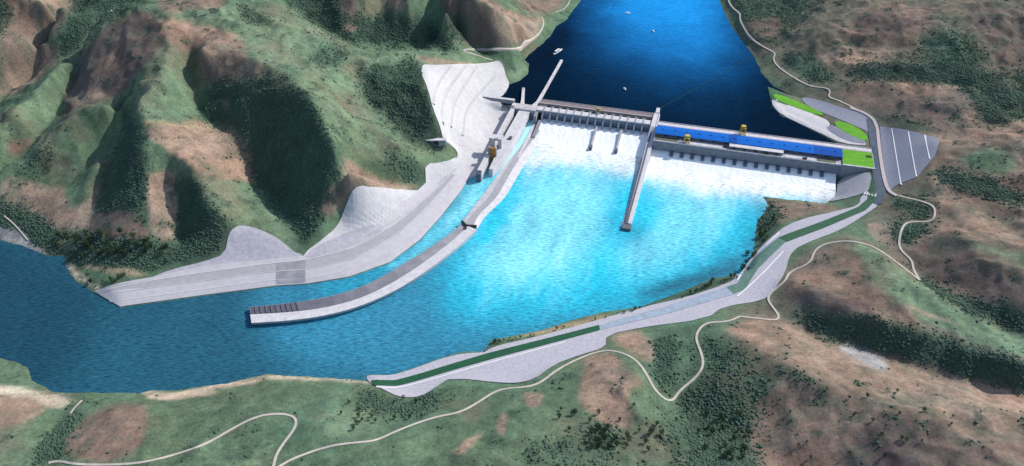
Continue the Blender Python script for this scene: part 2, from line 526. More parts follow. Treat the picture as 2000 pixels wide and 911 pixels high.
def solve(cell, init):
    nx, ny = int(round((X1 - X0) / cell)) + 1, int(round((Y1 - Y0) / cell)) + 1
    gx, gy = np.meshgrid(np.linspace(X0, X1, nx), np.linspace(Y0, Y1, ny), indexing='ij')
    dr, du = sdist(gx, gy, RIVER), sdist(gx, gy, RESV)
    fix = np.zeros((nx, ny)); val = np.zeros((nx, ny))
    for L in LINES:
        p = np.array([W(*q) for q in L])
        p = resample(p, cell * 0.4)
        i = np.round((p[:, 0] - X0) / cell).astype(int); j = np.round((p[:, 1] - Y0) / cell).astype(int)
        ok = (i >= 0) & (i < nx) & (j >= 0) & (j < ny)
        np.add.at(fix, (i[ok], j[ok]), 1); np.add.at(val, (i[ok], j[ok]), p[ok, 2])
    z = np.where(fix > 0, val / np.maximum(fix, 1), 0)
    m = fix > 0
    mr = dr < cell * 0.5; mu = du < cell * 0.5
    z = np.where(mr, ZR + np.maximum(0.35 * dr, -8), z); m |= mr
    z = np.where(mu, ZU + np.maximum(0.35 * du, -8), z); m |= mu
    if init is None:
        h = np.where(m, z, 60.0)
    else:
        fx = (gx - X0) / (X1 - X0) * (init.shape[0] - 1); fy = (gy - Y0) / (Y1 - Y0) * (init.shape[1] - 1)
        i = np.minimum(fx.astype(int), init.shape[0] - 2); j = np.minimum(fy.astype(int), init.shape[1] - 2)
        tx, ty = fx - i, fy - j
        h = (init[i, j] * (1 - tx) + init[i + 1, j] * tx) * (1 - ty) + (init[i, j + 1] * (1 - tx) + init[i + 1, j + 1] * tx) * ty
        h = np.where(m, z, h)
    ii, jj = np.meshgrid(np.arange(nx), np.arange(ny), indexing='ij')
    red = ((ii + jj) % 2 == 0) & ~m
    blk = ((ii + jj) % 2 == 1) & ~m
    for it in range(160 if cell > 10 else 110):
        for msk in (red, blk):
            p = np.pad(h, 1, mode='edge')
            avg = 0.25 * (p[:-2, 1:-1] + p[2:, 1:-1] + p[1:-1, :-2] + p[1:-1, 2:])
            h = np.where(msk, h + 1.7 * (avg - h), h)
    return h, gx, gy, dr, du


hgt = None
for cell in (64.0, 32.0, 16.0, 8.0):
    hgt, gx, gy, dr, du = solve(cell, hgt)
CELL = 3.0
NX, NY = int((X1 - X0) / CELL) + 1, int((Y1 - Y0) / CELL) + 1
gx, gy = np.meshgrid(np.linspace(X0, X1, NX), np.linspace(Y0, Y1, NY), indexing='ij')


def bilin(h, x, y):
    fx = np.clip((x - X0) / (X1 - X0) * (h.shape[0] - 1), 0, h.shape[0] - 1.001)
    fy = np.clip((y - Y0) / (Y1 - Y0) * (h.shape[1] - 1), 0, h.shape[1] - 1.001)
    i, j = fx.astype(int), fy.astype(int)
    tx, ty = fx - i, fy - j
    return (h[i, j] * (1 - tx) + h[i + 1, j] * tx) * (1 - ty) + (h[i, j + 1] * (1 - tx) + h[i + 1, j + 1] * tx) * ty


def blur(h, n):
    for _ in range(n):
        p = np.pad(h, 1, mode='edge')
        h = (p[:-2, 1:-1] + p[2:, 1:-1] + p[1:-1, :-2] + p[1:-1, 2:] + 4 * h) / 8
        p = None
    return h


Z = bilin(hgt, gx, gy)
dr, du = sdist(gx, gy, RIVER), sdist(gx, gy, RESV)
pu, pv = project(gx, gy, Z)
eng = np.full(gx.shape, 1e9)
for poly in ENG_FLAT:
    eng = np.minimum(eng, sdist(pu, pv, np.array(poly, float)))
free = np.clip(eng / 25.0, 0, 1)                         # 0 on built ground, 1 on open hillside
shore = np.minimum(dr, du)
Zs = blur(Z, 10)
Z = blur(Z, 36) * (1 - free) + Zs * free
Z = blur(Z, 2)
open_ = free * np.clip(shore / 60.0, 0, 1)
relief = np.clip((Z - 20) / 60, 0.25, 1)
wx_, wy_ = gx + 30 * fbm(gx, gy, 120, 2, 15), gy + 30 * fbm(gx, gy, 120, 2, 17)
rid2 = 1 - np.abs(fbm(wx_, wy_, 62, 3, 25)) * 2
rid = 1 - np.abs(fbm(wx_, wy_, 165, 4, 21)) * 2            # eroded spurs and gullies
Z = Z + open_ * relief * (9.0 * fbm(gx, gy, 190, 3, 11) + 13.0 * (rid - 0.6) + 5.0 * (rid2 - .6) + 3.0 * fbm(gx, gy, 30, 3, 31) + 1.1 * fbm(gx, gy, 11, 2, 41))
# shore profile: the land meets the water exactly on its outline
for d_, lv in ((dr, ZR), (du, ZU)):
    jit = 2.0 * fbm(gx, gy, 14, 2, 51) * np.clip(eng / 10, 0, 1)
    dj = d_ + jit
    prof = lv + np.where(dj < 0, np.maximum(0.35 * dj, -9), 0.42 * dj + 0.3)
    wgt = np.clip((16 - dj) / 14, 0, 1)
    dam_side = (np.abs((gx - ORG[0]) * NV[0] + (gy - ORG[1]) * NV[1] + 60) < 70) & (np.abs((gx - ORG[0]) * AV[0] + (gy - ORG[1]) * AV[1] - 280) < 345)
    wgt = np.where(dam_side & (d_ > 0), 0, wgt)
    Z = Z * (1 - wgt) + prof * wgt
# nothing of the hillside may stand inside the dam body
ds = (gx - ORG[0]) * AV[0] + (gy - ORG[1]) * AV[1]
dt = (gx - ORG[0]) * NV[0] + (gy - ORG[1]) * NV[1]
Z = np.where((ds > -20) & (ds < 606) & (dt < -22) & (dt > -104), np.minimum(Z, -6), Z)
Z = np.where((ds > 606) & (ds < 668) & (dt < -26) & (dt > -108), np.minimum(Z, 29), Z)
Z = np.where((ds > -112) & (ds < -16) & (dt < -14) & (dt > -26), np.minimum(Z, 28), Z)
Z = np.where((ds > -40) & (ds < -30) & (dt < -26) & (dt > -290), np.minimum(Z, 9), Z)


def height(x, y):
    return bilin(Z, np.asarray(x, float), np.asarray(y, float))


def land(uv):
    """Where survey sight lines meet the ground: array of (x, y, z)."""
    uv = np.asarray(uv, float)
    dx = (uv[:, 0] - 1000) / FPX; dy = -(uv[:, 1] - 455.5) / FPX
    ex, ey, ez = dx, CP + dy * SP, -SP + dy * CP
    t = (270.0 - HCAM) / ez
    done = np.zeros(len(uv), bool)
    step = 2.0 / np.maximum(-ez, 1e-3) * 0.6
    for _ in range(420):
        h = HCAM + t * ez
        below = h <= height(ex * t, ey * t)
        done |= below
        if done.all():
            break
        t = np.where(done, t, t + step)
    lo, hi = t - step, t
    for _ in range(12):
        mid = (lo + hi) / 2
        b = HCAM + mid * ez <= height(ex * mid, ey * mid)
        hi = np.where(b, mid, hi); lo = np.where(b, lo, mid)
    return np.stack([ex * hi, ey * hi, HCAM + hi * ez], 1)


# ------------------------------------------------------------------ land cover
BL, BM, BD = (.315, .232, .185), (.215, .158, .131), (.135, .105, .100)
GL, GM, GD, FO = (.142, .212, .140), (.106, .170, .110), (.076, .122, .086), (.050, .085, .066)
SA, GY, OC = (.52, .45, .36), (.34, .35, .37), (.36, .28, .19)
COVER = [
    (GM, 12, [(0, -100), (2000, -100), (2000, 1000), (0, 1000)]),
    ((.150, .140, .112), 30, [(1420, -60), (2900, -300), (2900, 1400), (1480, 1400), (1400, 640), (1560, 520), (1760, 400), (1500, 150)]),
    # left hills; dark tones on left-facing slopes partly hold their shade
    (BM, 8, [(-50, -40), (150, -10), (120, 60), (60, 90), (0, 130), (-60, 60)]),
    (BL, 6, [(50, -10), (150, -10), (128, 12), (90, 14), (40, 10)]),
    (BM, 6, [(0, 120), (60, 90), (100, 72), (115, 105), (90, 135), (60, 165), (0, 190)]),
    (BL, 5, [(0, 150), (60, 130), (75, 145), (40, 175), (0, 190)]),
    (FO, 6, [(150, -10), (290, -10), (230, 28), (180, 50), (155, 85), (125, 112), (116, 96), (138, 40)]),
    (FO, 6, [(-40, 0), (22, 0), (18, 45), (0, 65), (-40, 60)]),
    (BD, 8, [(290, 12), (325, 60), (308, 108), (270, 155), (230, 188), (190, 203), (150, 218), (110, 240), (130, 180), (150, 130), (160, 90), (200, 50)]),
    (BM, 7, [(195, 110), (225, 110), (235, 150), (205, 180), (190, 160)]),
    (BL, 5, [(150, 185), (185, 180), (214, 172), (200, 195), (150, 214), (142, 205)]),
    (BM, 8, [(310, 30), (380, 45), (470, 62), (490, 85), (470, 108), (520, 135), (515, 155), (470, 162), (430, 130), (390, 100), (340, 100), (318, 80)]),
    (BL, 8, [(320, 42), (390, 48), (470, 68), (470, 95), (430, 110), (360, 62)]),
    (BD, 7, [(385, 100), (430, 115), (470, 150), (450, 162), (400, 165), (385, 140)]),
    (GL, 8, [(320, 18), (420, 5), (520, 8), (600, 40), (640, 65), (650, 100), (560, 128), (500, 115), (480, 75), (400, 45)]),
    (GD, 7, [(465, 15), (500, 18), (540, 45), (520, 55), (480, 40)]),
    (BM, 6, [(300, -20), (440, -20), (440, 14), (380, 18), (310, 28)]),
    (GL, 8, [(300, 118), (360, 118), (375, 180), (392, 225), (330, 245), (275, 235), (252, 190)]),
    (OC, 4, [(275, 238), (320, 240), (400, 235), (420, 250), (340, 252), (285, 250)]),
    (BL, 5, [(275, 252), (340, 246), (440, 252), (480, 270), (500, 320), (508, 355), (470, 361), (400, 345), (340, 305), (300, 275)]),
    (GL, 5, [(380, 345), (420, 350), (508, 357), (545, 402), (586, 455), (590, 488), (560, 490), (500, 455), (440, 432), (395, 385)]),
    (GL, 5, [(280, 285), (340, 308), (385, 345), (352, 350), (290, 330)]),
    (BL, 4, [(285, 335), (335, 328), (345, 370), (352, 465), (310, 470), (290, 420), (282, 380)]),
    (FO, 5, [(348, 345), (388, 352), (398, 395), (440, 428), (465, 442), (440, 480), (430, 500), (350, 522), (345, 470), (350, 440)]),
    (FO, 6, [(245, 215), (268, 250), (278, 300), (280, 400), (240, 420), (190, 420), (198, 375), (225, 320), (240, 270)]),
    (BD, 6, [(185, 405), (270, 415), (290, 470), (180, 468), (168, 430)]),
    (BM, 6, [(215, 430), (290, 440), (300, 470), (220, 470)]),
    (BL, 7, [(0, 350), (60, 350), (110, 370), (165, 362), (195, 352), (188, 400), (170, 425), (180, 450), (100, 445), (60, 420), (0, 395)]),
    (BM, 6, [(25, 385), (90, 375), (120, 395), (110, 435), (70, 420)]),
    (GM, 4, [(130, 350), (160, 342), (195, 330), (190, 375), (155, 405), (130, 400)]),
    (FO, 7, [(-40, 395), (30, 405), (60, 420), (100, 445), (180, 462), (330, 480), (430, 488), (400, 510), (300, 530), (150, 512), (100, 495), (40, 465), (-40, 445)]),
    (GM, 5, [(105, 455), (150, 462), (140, 490), (110, 485)]),
    (GL, 6, [(0, 240), (60, 172), (118, 128), (130, 165), (110, 220), (65, 285), (0, 332)]),
    (BM, 5, [(20, 265), (70, 275), (40, 300), (10, 300)]),
    (GD, 6, [(20, 335), (60, 312), (105, 270), (110, 310), (95, 345), (40, 345)]),
    (GM, 6, [(130, 258), (200, 235), (225, 260), (165, 325), (125, 340)]),
    (FO, 9, [(400, 165), (470, 165), (540, 150), (600, 188), (620, 240), (650, 290), (670, 335), (650, 385), (618, 440), (592, 490), (575, 455), (545, 405), (510, 365), (488, 335), (490, 290), (470, 260), (430, 240), (400, 215)]),
    (BD, 5, [(440, 190), (455, 200), (448, 215), (434, 208)]),
    (GL, 9, [(560, 125), (640, 122), (700, 140), (715, 190), (760, 230), (810, 270), (860, 295), (885, 305), (830, 318), (760, 300), (700, 290), (670, 290), (630, 225), (595, 175)]),
    (BL, 6, [(665, 312), (690, 320), (730, 345), (800, 362), (820, 370), (690, 370), (675, 345)]),
    (BM, 7, [(640, 380), (680, 340), (690, 370), (680, 400), (655, 420), (630, 420)]),
    (FO, 8, [(700, 128), (830, 132), (832, 165), (850, 220), (866, 275), (855, 290), (810, 270), (765, 232), (720, 190)]),
    (FO, 8, [(757, 305), (800, 312), (828, 330), (832, 368), (800, 358), (780, 338)]),
    (BL, 4, [(800, 110), (860, 112), (935, 126), (830, 127)]),
    (GL, 8, [(650, 95), (770, 92), (900, 105), (960, 118), (860, 112), (800, 108), (780, 122), (700, 125), (650, 120)]),
    (GD, 8, [(625, 85), (665, 90), (680, 120), (640, 135), (610, 120)]),
    (FO, 7, [(545, -40), (680, -40), (700, 40), (780, 30), (830, 40), (860, 60), (900, 90), (850, 90), (760, 85), (690, 83), (640, 60), (590, 28)]),
    (BD, 6, [(655, -20), (690, -20), (700, 25), (670, 35)]),
    (BL, 5, [(745, -20), (805, -20), (800, 20), (760, 18)]),
    (BM, 6, [(668, 42), (695, 48), (690, 62), (672, 58)]),
    (BD, 7, [(850, -20), (960, -20), (1000, 60), (1010, 92), (950, 95), (905, 84), (878, 50), (862, 10)]),
    (FO, 7, [(880, 20), (915, 30), (920, 70), (895, 75), (870, 45)]),
    (BL, 5, [(920, -10), (990, 20), (1040, 33), (1060, 42), (1054, 68), (1015, 92), (985, 75), (955, 40)]),
    (BM, 5, [(1000, -20), (1110, -20), (1100, 15), (1080, 25), (1030, 25), (1010, 5)]),
    (GM, 4, [(1062, 36), (1105, 22), (1130, -10), (1145, -10), (1100, 55), (1060, 95), (1035, 110), (1035, 150), (1000, 168), (975, 130), (1010, 98), (1050, 75)]),
    (GL, 5, [(1000, 130), (1030, 120), (1032, 146), (1005, 160), (985, 150)]),
    # right hills
    (GD, 14, [(1400, -40), (1600, -40), (1560, 60), (1500, 100), (1440, 40)]),
    (BM, 8, [(1450, 38), (1535, 32), (1515, 75), (1480, 72)]),
    (BM, 10, [(1640, 30), (1740, 5), (1840, 30), (1800, 75), (1700, 92), (1640, 70)]),
    (BD, 9, [(1690, 20), (1760, 20), (1790, 60), (1700, 80), (1660, 60)]),
    (BL, 6, [(1590, 95), (1700, 97), (1760, 92), (1720, 120), (1640, 132), (1600, 112)]),
    (GD, 9, [(1530, 100), (1600, 110), (1640, 150), (1600, 165), (1540, 140)]),
    (BD, 12, [(1900, 15), (2040, 15), (2040, 130), (1940, 125), (1900, 60)]),
    (GD, 12, [(1790, 70), (1900, 60), (1940, 130), (1860, 150), (1790, 110)]),
    (FO, 9, [(1650, 140), (1720, 130), (1800, 120), (1900, 140), (2040, 150), (2040, 162), (1900, 162), (1700, 158)]),
    (BM, 6, [(1630, 176), (1700, 166), (1860, 168), (1897, 195), (1922, 250), (1890, 260), (1800, 262), (1740, 235), (1660, 200)]),
    (BD, 9, [(1760, 195), (1850, 190), (1890, 230), (1850, 250), (1780, 235)]),
    (BL, 4, [(1690, 165), (1860, 163), (1885, 175), (1720, 173)]),
    (FO, 8, [(1890, 172), (2040, 175), (2040, 222), (1930, 238), (1908, 200)]),
    (BL, 6, [(1770, 252), (1900, 268), (2040, 220), (2040, 265), (1890, 292), (1842, 278)]),
    (FO, 4, [(1700, 224), (1760, 234), (1850, 264), (1780, 252), (1735, 240)]),
    (BM, 10, [(1842, 285), (2040, 295), (2040, 450), (1900, 410), (1840, 370), (1808, 345)]),
    (GM, 9, [(1870, 300), (1960, 290), (2000, 330), (1940, 345), (1890, 330)]),
    (FO, 7, [(1830, 335), (1900, 345), (1990, 375), (2000, 400), (1920, 385), (1850, 360)]),
    (BL, 8, [(1815, 330), (1840, 375), (1900, 415), (2040, 475), (2040, 500), (1890, 450), (1830, 400)]),
    (BM, 8, [(1700, 400), (1820, 400), (1900, 450), (2040, 530), (2040, 590), (1900, 585), (1800, 535), (1770, 470), (1830, 430)]),
    (BD, 10, [(1790, 470), (1860, 460), (1960, 530), (2040, 570), (2040, 610), (1900, 585), (1800, 535)]),
    (GL, 6, [(1880, 465), (2040, 510), (2040, 530), (1900, 488)]),
    (FO, 6, [(1745, 440), (1790, 432), (1815, 445), (1775, 470), (1750, 470)]),
    (FO, 6, [(1740, 385), (1820, 400), (1820, 425), (1780, 420), (1740, 400)]),
    (FO, 7, [(1780, 542), (1900, 588), (2040, 630), (2040, 670), (1920, 625), (1830, 575)]),
    (GL, 6, [(1640, 468), (1700, 474), (1760, 530), (1830, 572), (1900, 618), (2040, 672), (2040, 715), (1900, 665), (1800, 628), (1720, 572), (1680, 508)]),
    (GM, 6, [(1610, 452), (1660, 440), (1720, 455), (1750, 500), (1700, 480), (1640, 466)]),
    (BL, 5, [(1690, 432), (1720, 428), (1760, 470), (1740, 480), (1700, 450)]),
    (BM, 8, [(1560, 500), (1640, 478), (1690, 510), (1680, 540), (1740, 580), (1800, 622), (1750, 630), (1640, 602), (1560, 590), (1520, 570)]),
    (BD, 8, [(1540, 560), (1640, 575), (1740, 612), (1640, 612), (1550, 600)]),
    (BL, 4, [(1600, 522), (1640, 545), (1660, 560), (1630, 556), (1595, 535)]),
    (BL, 3, [(1762, 588), (1882, 636), (1840, 627), (1775, 600)]),
    (FO, 6, [(1560, 612), (1640, 618), (1760, 636), (1850, 664), (2040, 722), (2040, 775), (1900, 738), (1800, 712), (1680, 676), (1600, 655)]),
    (BL, 7, [(1500, 625), (1560, 640), (1640, 675), (1760, 706), (1860, 736), (2040, 780), (2040, 870), (1850, 810), (1700, 775), (1600, 740), (1500, 690), (1420, 655), (1430, 635)]),
    (GY, 5, [(1632, 676), (1680, 672), (1742, 715), (1710, 726), (1668, 700)]),
    (GD, 7, [(1510, 705), (1560, 725), (1640, 765), (1630, 775), (1560, 750)]),
    (BM, 10, [(1470, 790), (1560, 740), (1700, 782), (1850, 818), (2060, 880), (2060, 1000), (1460, 1000)]),
    (BD, 16, [(1660, 830), (1760, 820), (1900, 870), (1980, 1000), (1640, 1000)]),
    (GD, 12, [(1370, 650), (1450, 690), (1520, 740), (1480, 790), (1400, 780), (1330, 740), (1355, 690)]),
    (FO, 16, [(1330, 782), (1380, 770), (1440, 785), (1470, 800), (1455, 850), (1478, 900), (1465, 1000), (1380, 1000), (1330, 860)]),
    (FO, 7, [(1280, 655), (1310, 660), (1330, 740), (1300, 760), (1280, 720)]),
    (BL, 6, [(1150, 690), (1200, 690), (1230, 720), (1265, 745), (1220, 760), (1245, 832), (1180, 835), (1150, 810), (1125, 780), (1135, 735)]),
    (BL, 6, [(1190, 650), (1270, 645), (1282, 702), (1240, 700)]),
    (BL, 4, [(1020, 768), (1060, 770), (1060, 795), (1030, 800)]),
    (BL, 4, [(905, 860), (940, 845), (930, 860), (895, 888), (880, 885)]),
    (BL, 4, [(970, 830), (990, 800), (998, 835), (975, 855)]),
    (GL, 14, [(620, 800), (740, 780), (720, 850), (640, 860)]),
    (GL, 12, [(460, 870), (540, 850), (520, 911), (460, 911)]),
    (BM, 7, [(120, 870), (150, 830), (230, 785), (285, 790), (290, 830), (270, 880), (200, 908), (130, 895)]),
    (BL, 6, [(-60, 770), (60, 758), (100, 790), (60, 822), (-60, 855)]),
    (SA, 4, [(-60, 742), (50, 755), (140, 778), (155, 783), (110, 795), (60, 775), (-60, 766)]),
    (SA, 3, [(255, 768), (330, 768), (440, 750), (520, 730), (640, 738), (725, 747), (715, 750), (600, 742), (530, 737), (450, 757), (385, 776), (310, 782), (270, 773)]),
    (GM, 3, [(160, 775), (260, 765), (300, 785), (200, 790)]),
    (FO, 6, [(60, 911), (100, 850), (125, 815), (150, 795), (150, 815), (115, 911)]),
    (FO, 8, [(1150, 832), (1205, 840), (1205, 875), (1150, 880)]),
    (FO, 10, [(700, 770), (770, 785), (860, 770), (830, 800), (730, 800)]),
    (GD, 14, [(1050, 850), (1200, 870), (1180, 930), (1020, 920)]),
    (BM, 6, [(1495, 390), (1640, 402), (1660, 412), (1560, 422), (1520, 440), (1500, 410)]),
    (FO, 5, [(1475, 440), (1500, 405), (1525, 412), (1525, 450), (1480, 492)]),
    (FO, 4, [(1395, 545), (1450, 530), (1460, 505), (1472, 520), (1440, 552), (1340, 582), (1250, 605), (1255, 598)]),
    (OC, 4, [(1060, 645), (1130, 625), (1180, 612), (1200, 618), (1080, 652), (970, 672)]),
    (GM, 4, [(945, 690), (960, 668), (1050, 655), (1100, 650), (960, 690)]),
    (GY, 4, [(0, 470), (-40, 440), (10, 440), (60, 470), (95, 498), (60, 490)]),
    (SA, 3, [(125, 515), (150, 545), (185, 570), (200, 566), (150, 528), (140, 512)]),
    (OC, 4, [(160, 515), (300, 532), (250, 545), (180, 530)]),
    (GM, 3, [(160, 535), (260, 545), (200, 560), (170, 555)]),
]


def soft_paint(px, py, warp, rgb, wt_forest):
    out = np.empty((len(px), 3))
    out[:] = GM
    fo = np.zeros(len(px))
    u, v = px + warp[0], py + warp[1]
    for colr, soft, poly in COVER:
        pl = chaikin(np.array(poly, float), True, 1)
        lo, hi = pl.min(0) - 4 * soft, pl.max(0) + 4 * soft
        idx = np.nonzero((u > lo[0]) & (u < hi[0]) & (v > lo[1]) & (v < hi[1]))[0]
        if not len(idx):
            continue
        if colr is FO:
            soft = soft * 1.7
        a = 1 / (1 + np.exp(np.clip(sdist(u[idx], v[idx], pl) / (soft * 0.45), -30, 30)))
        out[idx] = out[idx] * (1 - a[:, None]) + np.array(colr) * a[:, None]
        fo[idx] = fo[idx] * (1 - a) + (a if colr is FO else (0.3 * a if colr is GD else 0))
    return out, fo


fxs, fys = gx.ravel(), gy.ravel()
pu, pv = project(fxs, fys, Z.ravel())
wa = 9 * fbm(fxs, fys, 45, 3, 61) + 4 * fbm(fxs, fys, 12, 2, 65)
wb = 6 * fbm(fxs, fys, 45, 3, 71) + 3 * fbm(fxs, fys, 12, 2, 75)
rgb, forest = soft_paint(pu, pv, (wa, wb), None, None)
n1 = fbm(fxs, fys, 90, 4, 81)
n2 = fbm(fxs, fys, 20, 3, 91)
n3 = fbm(fxs, fys, 9, 2, 95)
rgb *= (1 + 0.22 * n1 + 0.26 * n2 + 0.26 * n3)[:, None]
hue = fbm(fxs, fys, 60, 3, 101)[:, None]
rgb *= 1 + hue * np.array([0.14, -0.02, -0.06])
blot = np.clip(fbm(fxs, fys, 70, 4, 161) * 2.4 - .1, 0, 1) * np.clip(eng.ravel() / 8, 0, 1) * (1 - forest) * .5
rgb = rgb * (1 - blot[:, None]) + np.array((.200, .152, .122)) * blot[:, None]
blot = np.clip(fbm(fxs, fys, 26, 3, 171) * 3 - .4, 0, 1) * np.clip(eng.ravel() / 8, 0, 1) * (1 - forest) * .38
rgb = rgb * (1 - blot[:, None]) + np.array((.082, .125, .092)) * blot[:, None]
scrub = np.clip((fbm(fxs, fys, 16, 3, 111) - 0.22) * 5, 0, 1) * np.clip(eng.ravel() / 8, 0, 1) * (0.75 - 0.35 * np.clip(fbm(fxs, fys, 140, 2, 121) * 3, -1, 1))
rgb = rgb * (1 - 0.55 * scrub[:, None]) + np.array(FO) * 0.55 * scrub[:, None]
forest_g = np.clip(forest + 0.12 * scrub, 0, 1).reshape(gx.shape)
rgb = np.clip(rgb * np.array((1.0, .98, .92)), 0.012, 0.8)

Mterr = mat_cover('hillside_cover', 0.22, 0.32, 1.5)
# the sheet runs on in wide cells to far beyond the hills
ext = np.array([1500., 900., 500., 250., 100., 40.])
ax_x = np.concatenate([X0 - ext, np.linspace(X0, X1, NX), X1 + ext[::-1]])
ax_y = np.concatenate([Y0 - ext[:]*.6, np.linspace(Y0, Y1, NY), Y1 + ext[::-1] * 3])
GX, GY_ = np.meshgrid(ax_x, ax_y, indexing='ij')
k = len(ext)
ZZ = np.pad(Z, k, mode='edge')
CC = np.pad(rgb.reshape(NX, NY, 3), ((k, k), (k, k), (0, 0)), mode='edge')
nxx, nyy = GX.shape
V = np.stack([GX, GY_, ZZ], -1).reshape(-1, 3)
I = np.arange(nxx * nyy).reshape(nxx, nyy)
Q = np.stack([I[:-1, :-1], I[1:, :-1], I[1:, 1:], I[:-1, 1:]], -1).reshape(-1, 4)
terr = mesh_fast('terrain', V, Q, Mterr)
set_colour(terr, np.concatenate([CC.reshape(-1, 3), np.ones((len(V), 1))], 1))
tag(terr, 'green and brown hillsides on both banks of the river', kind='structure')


# ------------------------------------------------------------------ draped sheets
def sheet(name, mt, uv, off, label, step=6.0, smooth_pts=1, kind='structure', closed_world=None, parent=None, skirt=2.5):
    """A bed of paving, gravel or rock laid on the ground inside a surveyed outline."""
    if closed_world is None:
        p = chaikin(np.array(uv, float), True, smooth_pts) if smooth_pts else np.array(uv, float)
        P = land(p)[:, :2]
    else:
        P = np.array(closed_world)
    P = resample(P, step, True)
    keep = [0]
    for i in range(1, len(P)):
        if np.linalg.norm(P[i] - P[keep[-1]]) > step * 0.3:
            keep.append(i)
    P = P[keep]
    lo, hi = P.min(0), P.max(0)
    X, Y = np.meshgrid(np.arange(lo[0], hi[0], step), np.arange(lo[1], hi[1], step), indexing='ij')
    X, Y = X.ravel(), Y.ravel()
    sdv = sdist(X, Y, P)
    ok = sdv < -step * 0.5
    pts = np.vstack([P, np.stack([X[ok], Y[ok]], 1)])
    n = len(P)
    vs, _, fs, _, _, _ = delaunay_2d_cdt([Vector(q) for q in pts], [(i, (i + 1) % n) for i in range(n)], [], 1, 1e-4)
    xy = np.array([(q.x, q.y) for q in vs])
    z = height(xy[:, 0], xy[:, 1])
    for ox, oy in ((3, 0), (-3, 0), (0, 3), (0, -3)):
        z = np.maximum(z, 0.5 * z + 0.5 * height(xy[:, 0] + ox, xy[:, 1] + oy))
    VV = [(a, b, c + off) for (a, b), c in zip(xy, z)]
    FF = [tuple(f) for f in fs]
    cnt = {}
    for f in FF:
        for i in range(len(f)):
            e = (f[i], f[(i + 1) % len(f)])
            cnt[frozenset(e)] = None if frozenset(e) in cnt else e
    base = {}
    for e in [x for x in cnt.values() if x]:
        for q in e:
            if q not in base:
                base[q] = len(VV)
                VV.append((VV[q][0], VV[q][1], VV[q][2] - skirt))
        FF.append((e[1], e[0], base[e[0]], base[e[1]]))
    o = mesh_np(name, VV, FF, mt, parent)
    return tag(o, label, kind=kind) if parent is None else o


TRACKS = []


def ribbon(name, mt, uv, width, off, label, smooth_n=2, kind='structure', w2=None, world=None):
    if world is None:
        p = chaikin(np.array(uv, float), False, smooth_n) if smooth_n else np.array(uv, float)
        p = resample(p, 3.0)
        P = land(p)[:, :2]
        jump = np.r_[True, np.linalg.norm(np.diff(P, axis=0), axis=1) > 0.3]
        P = P[jump]
    else:
        P = np.array(world)
    P = resample(P, 4.0)
    for _ in range(2):
        P[1:-1] = (P[:-2] + 2 * P[1:-1] + P[2:]) / 4
    if name == 'dirt_track':
        TRACKS.append(P.copy())
    T = np.gradient(P, axis=0)
    T /= np.maximum(np.linalg.norm(T, axis=1), 1e-6)[:, None]
    N = np.stack([-T[:, 1], T[:, 0]], 1)
    offs = np.array([-0.5, -0.17, 0.17, 0.5])
    wv = np.linspace(width, w2 or width, len(P))
    rows, hz = [], []
    for q in offs:
        A = P + N * (wv * q)[:, None]
        hz.append(height(A[:, 0], A[:, 1]))
        rows.append(A)
    zc = np.maximum.reduce(hz)
    zc = np.convolve(np.pad(zc, 2, mode='edge'), np.ones(5) / 5, 'valid')
    VV, FF = [], []
    for i in range(len(P)):
        for kk in range(4):
            VV.append((*rows[kk][i], max(hz[kk][i], 0.6 * zc[i] + 0.4 * hz[kk][i]) + off))
        VV.append((*rows[0][i], hz[0][i] - 1.5)); VV.append((*rows[3][i], hz[3][i] - 1.5))
    for i in range(len(P) - 1):
        a, b = i * 6, (i + 1) * 6
        FF += [(a + 1, a, b, b + 1), (a + 2, a + 1, b + 1, b + 2), (a + 3, a + 2, b + 2, b + 3), (a, a + 4, b + 4, b), (a + 5, a + 3, b + 3, b + 5)]
    o = mesh_np(name, VV, FF, mt)
    return tag(o, label, kind=kind)


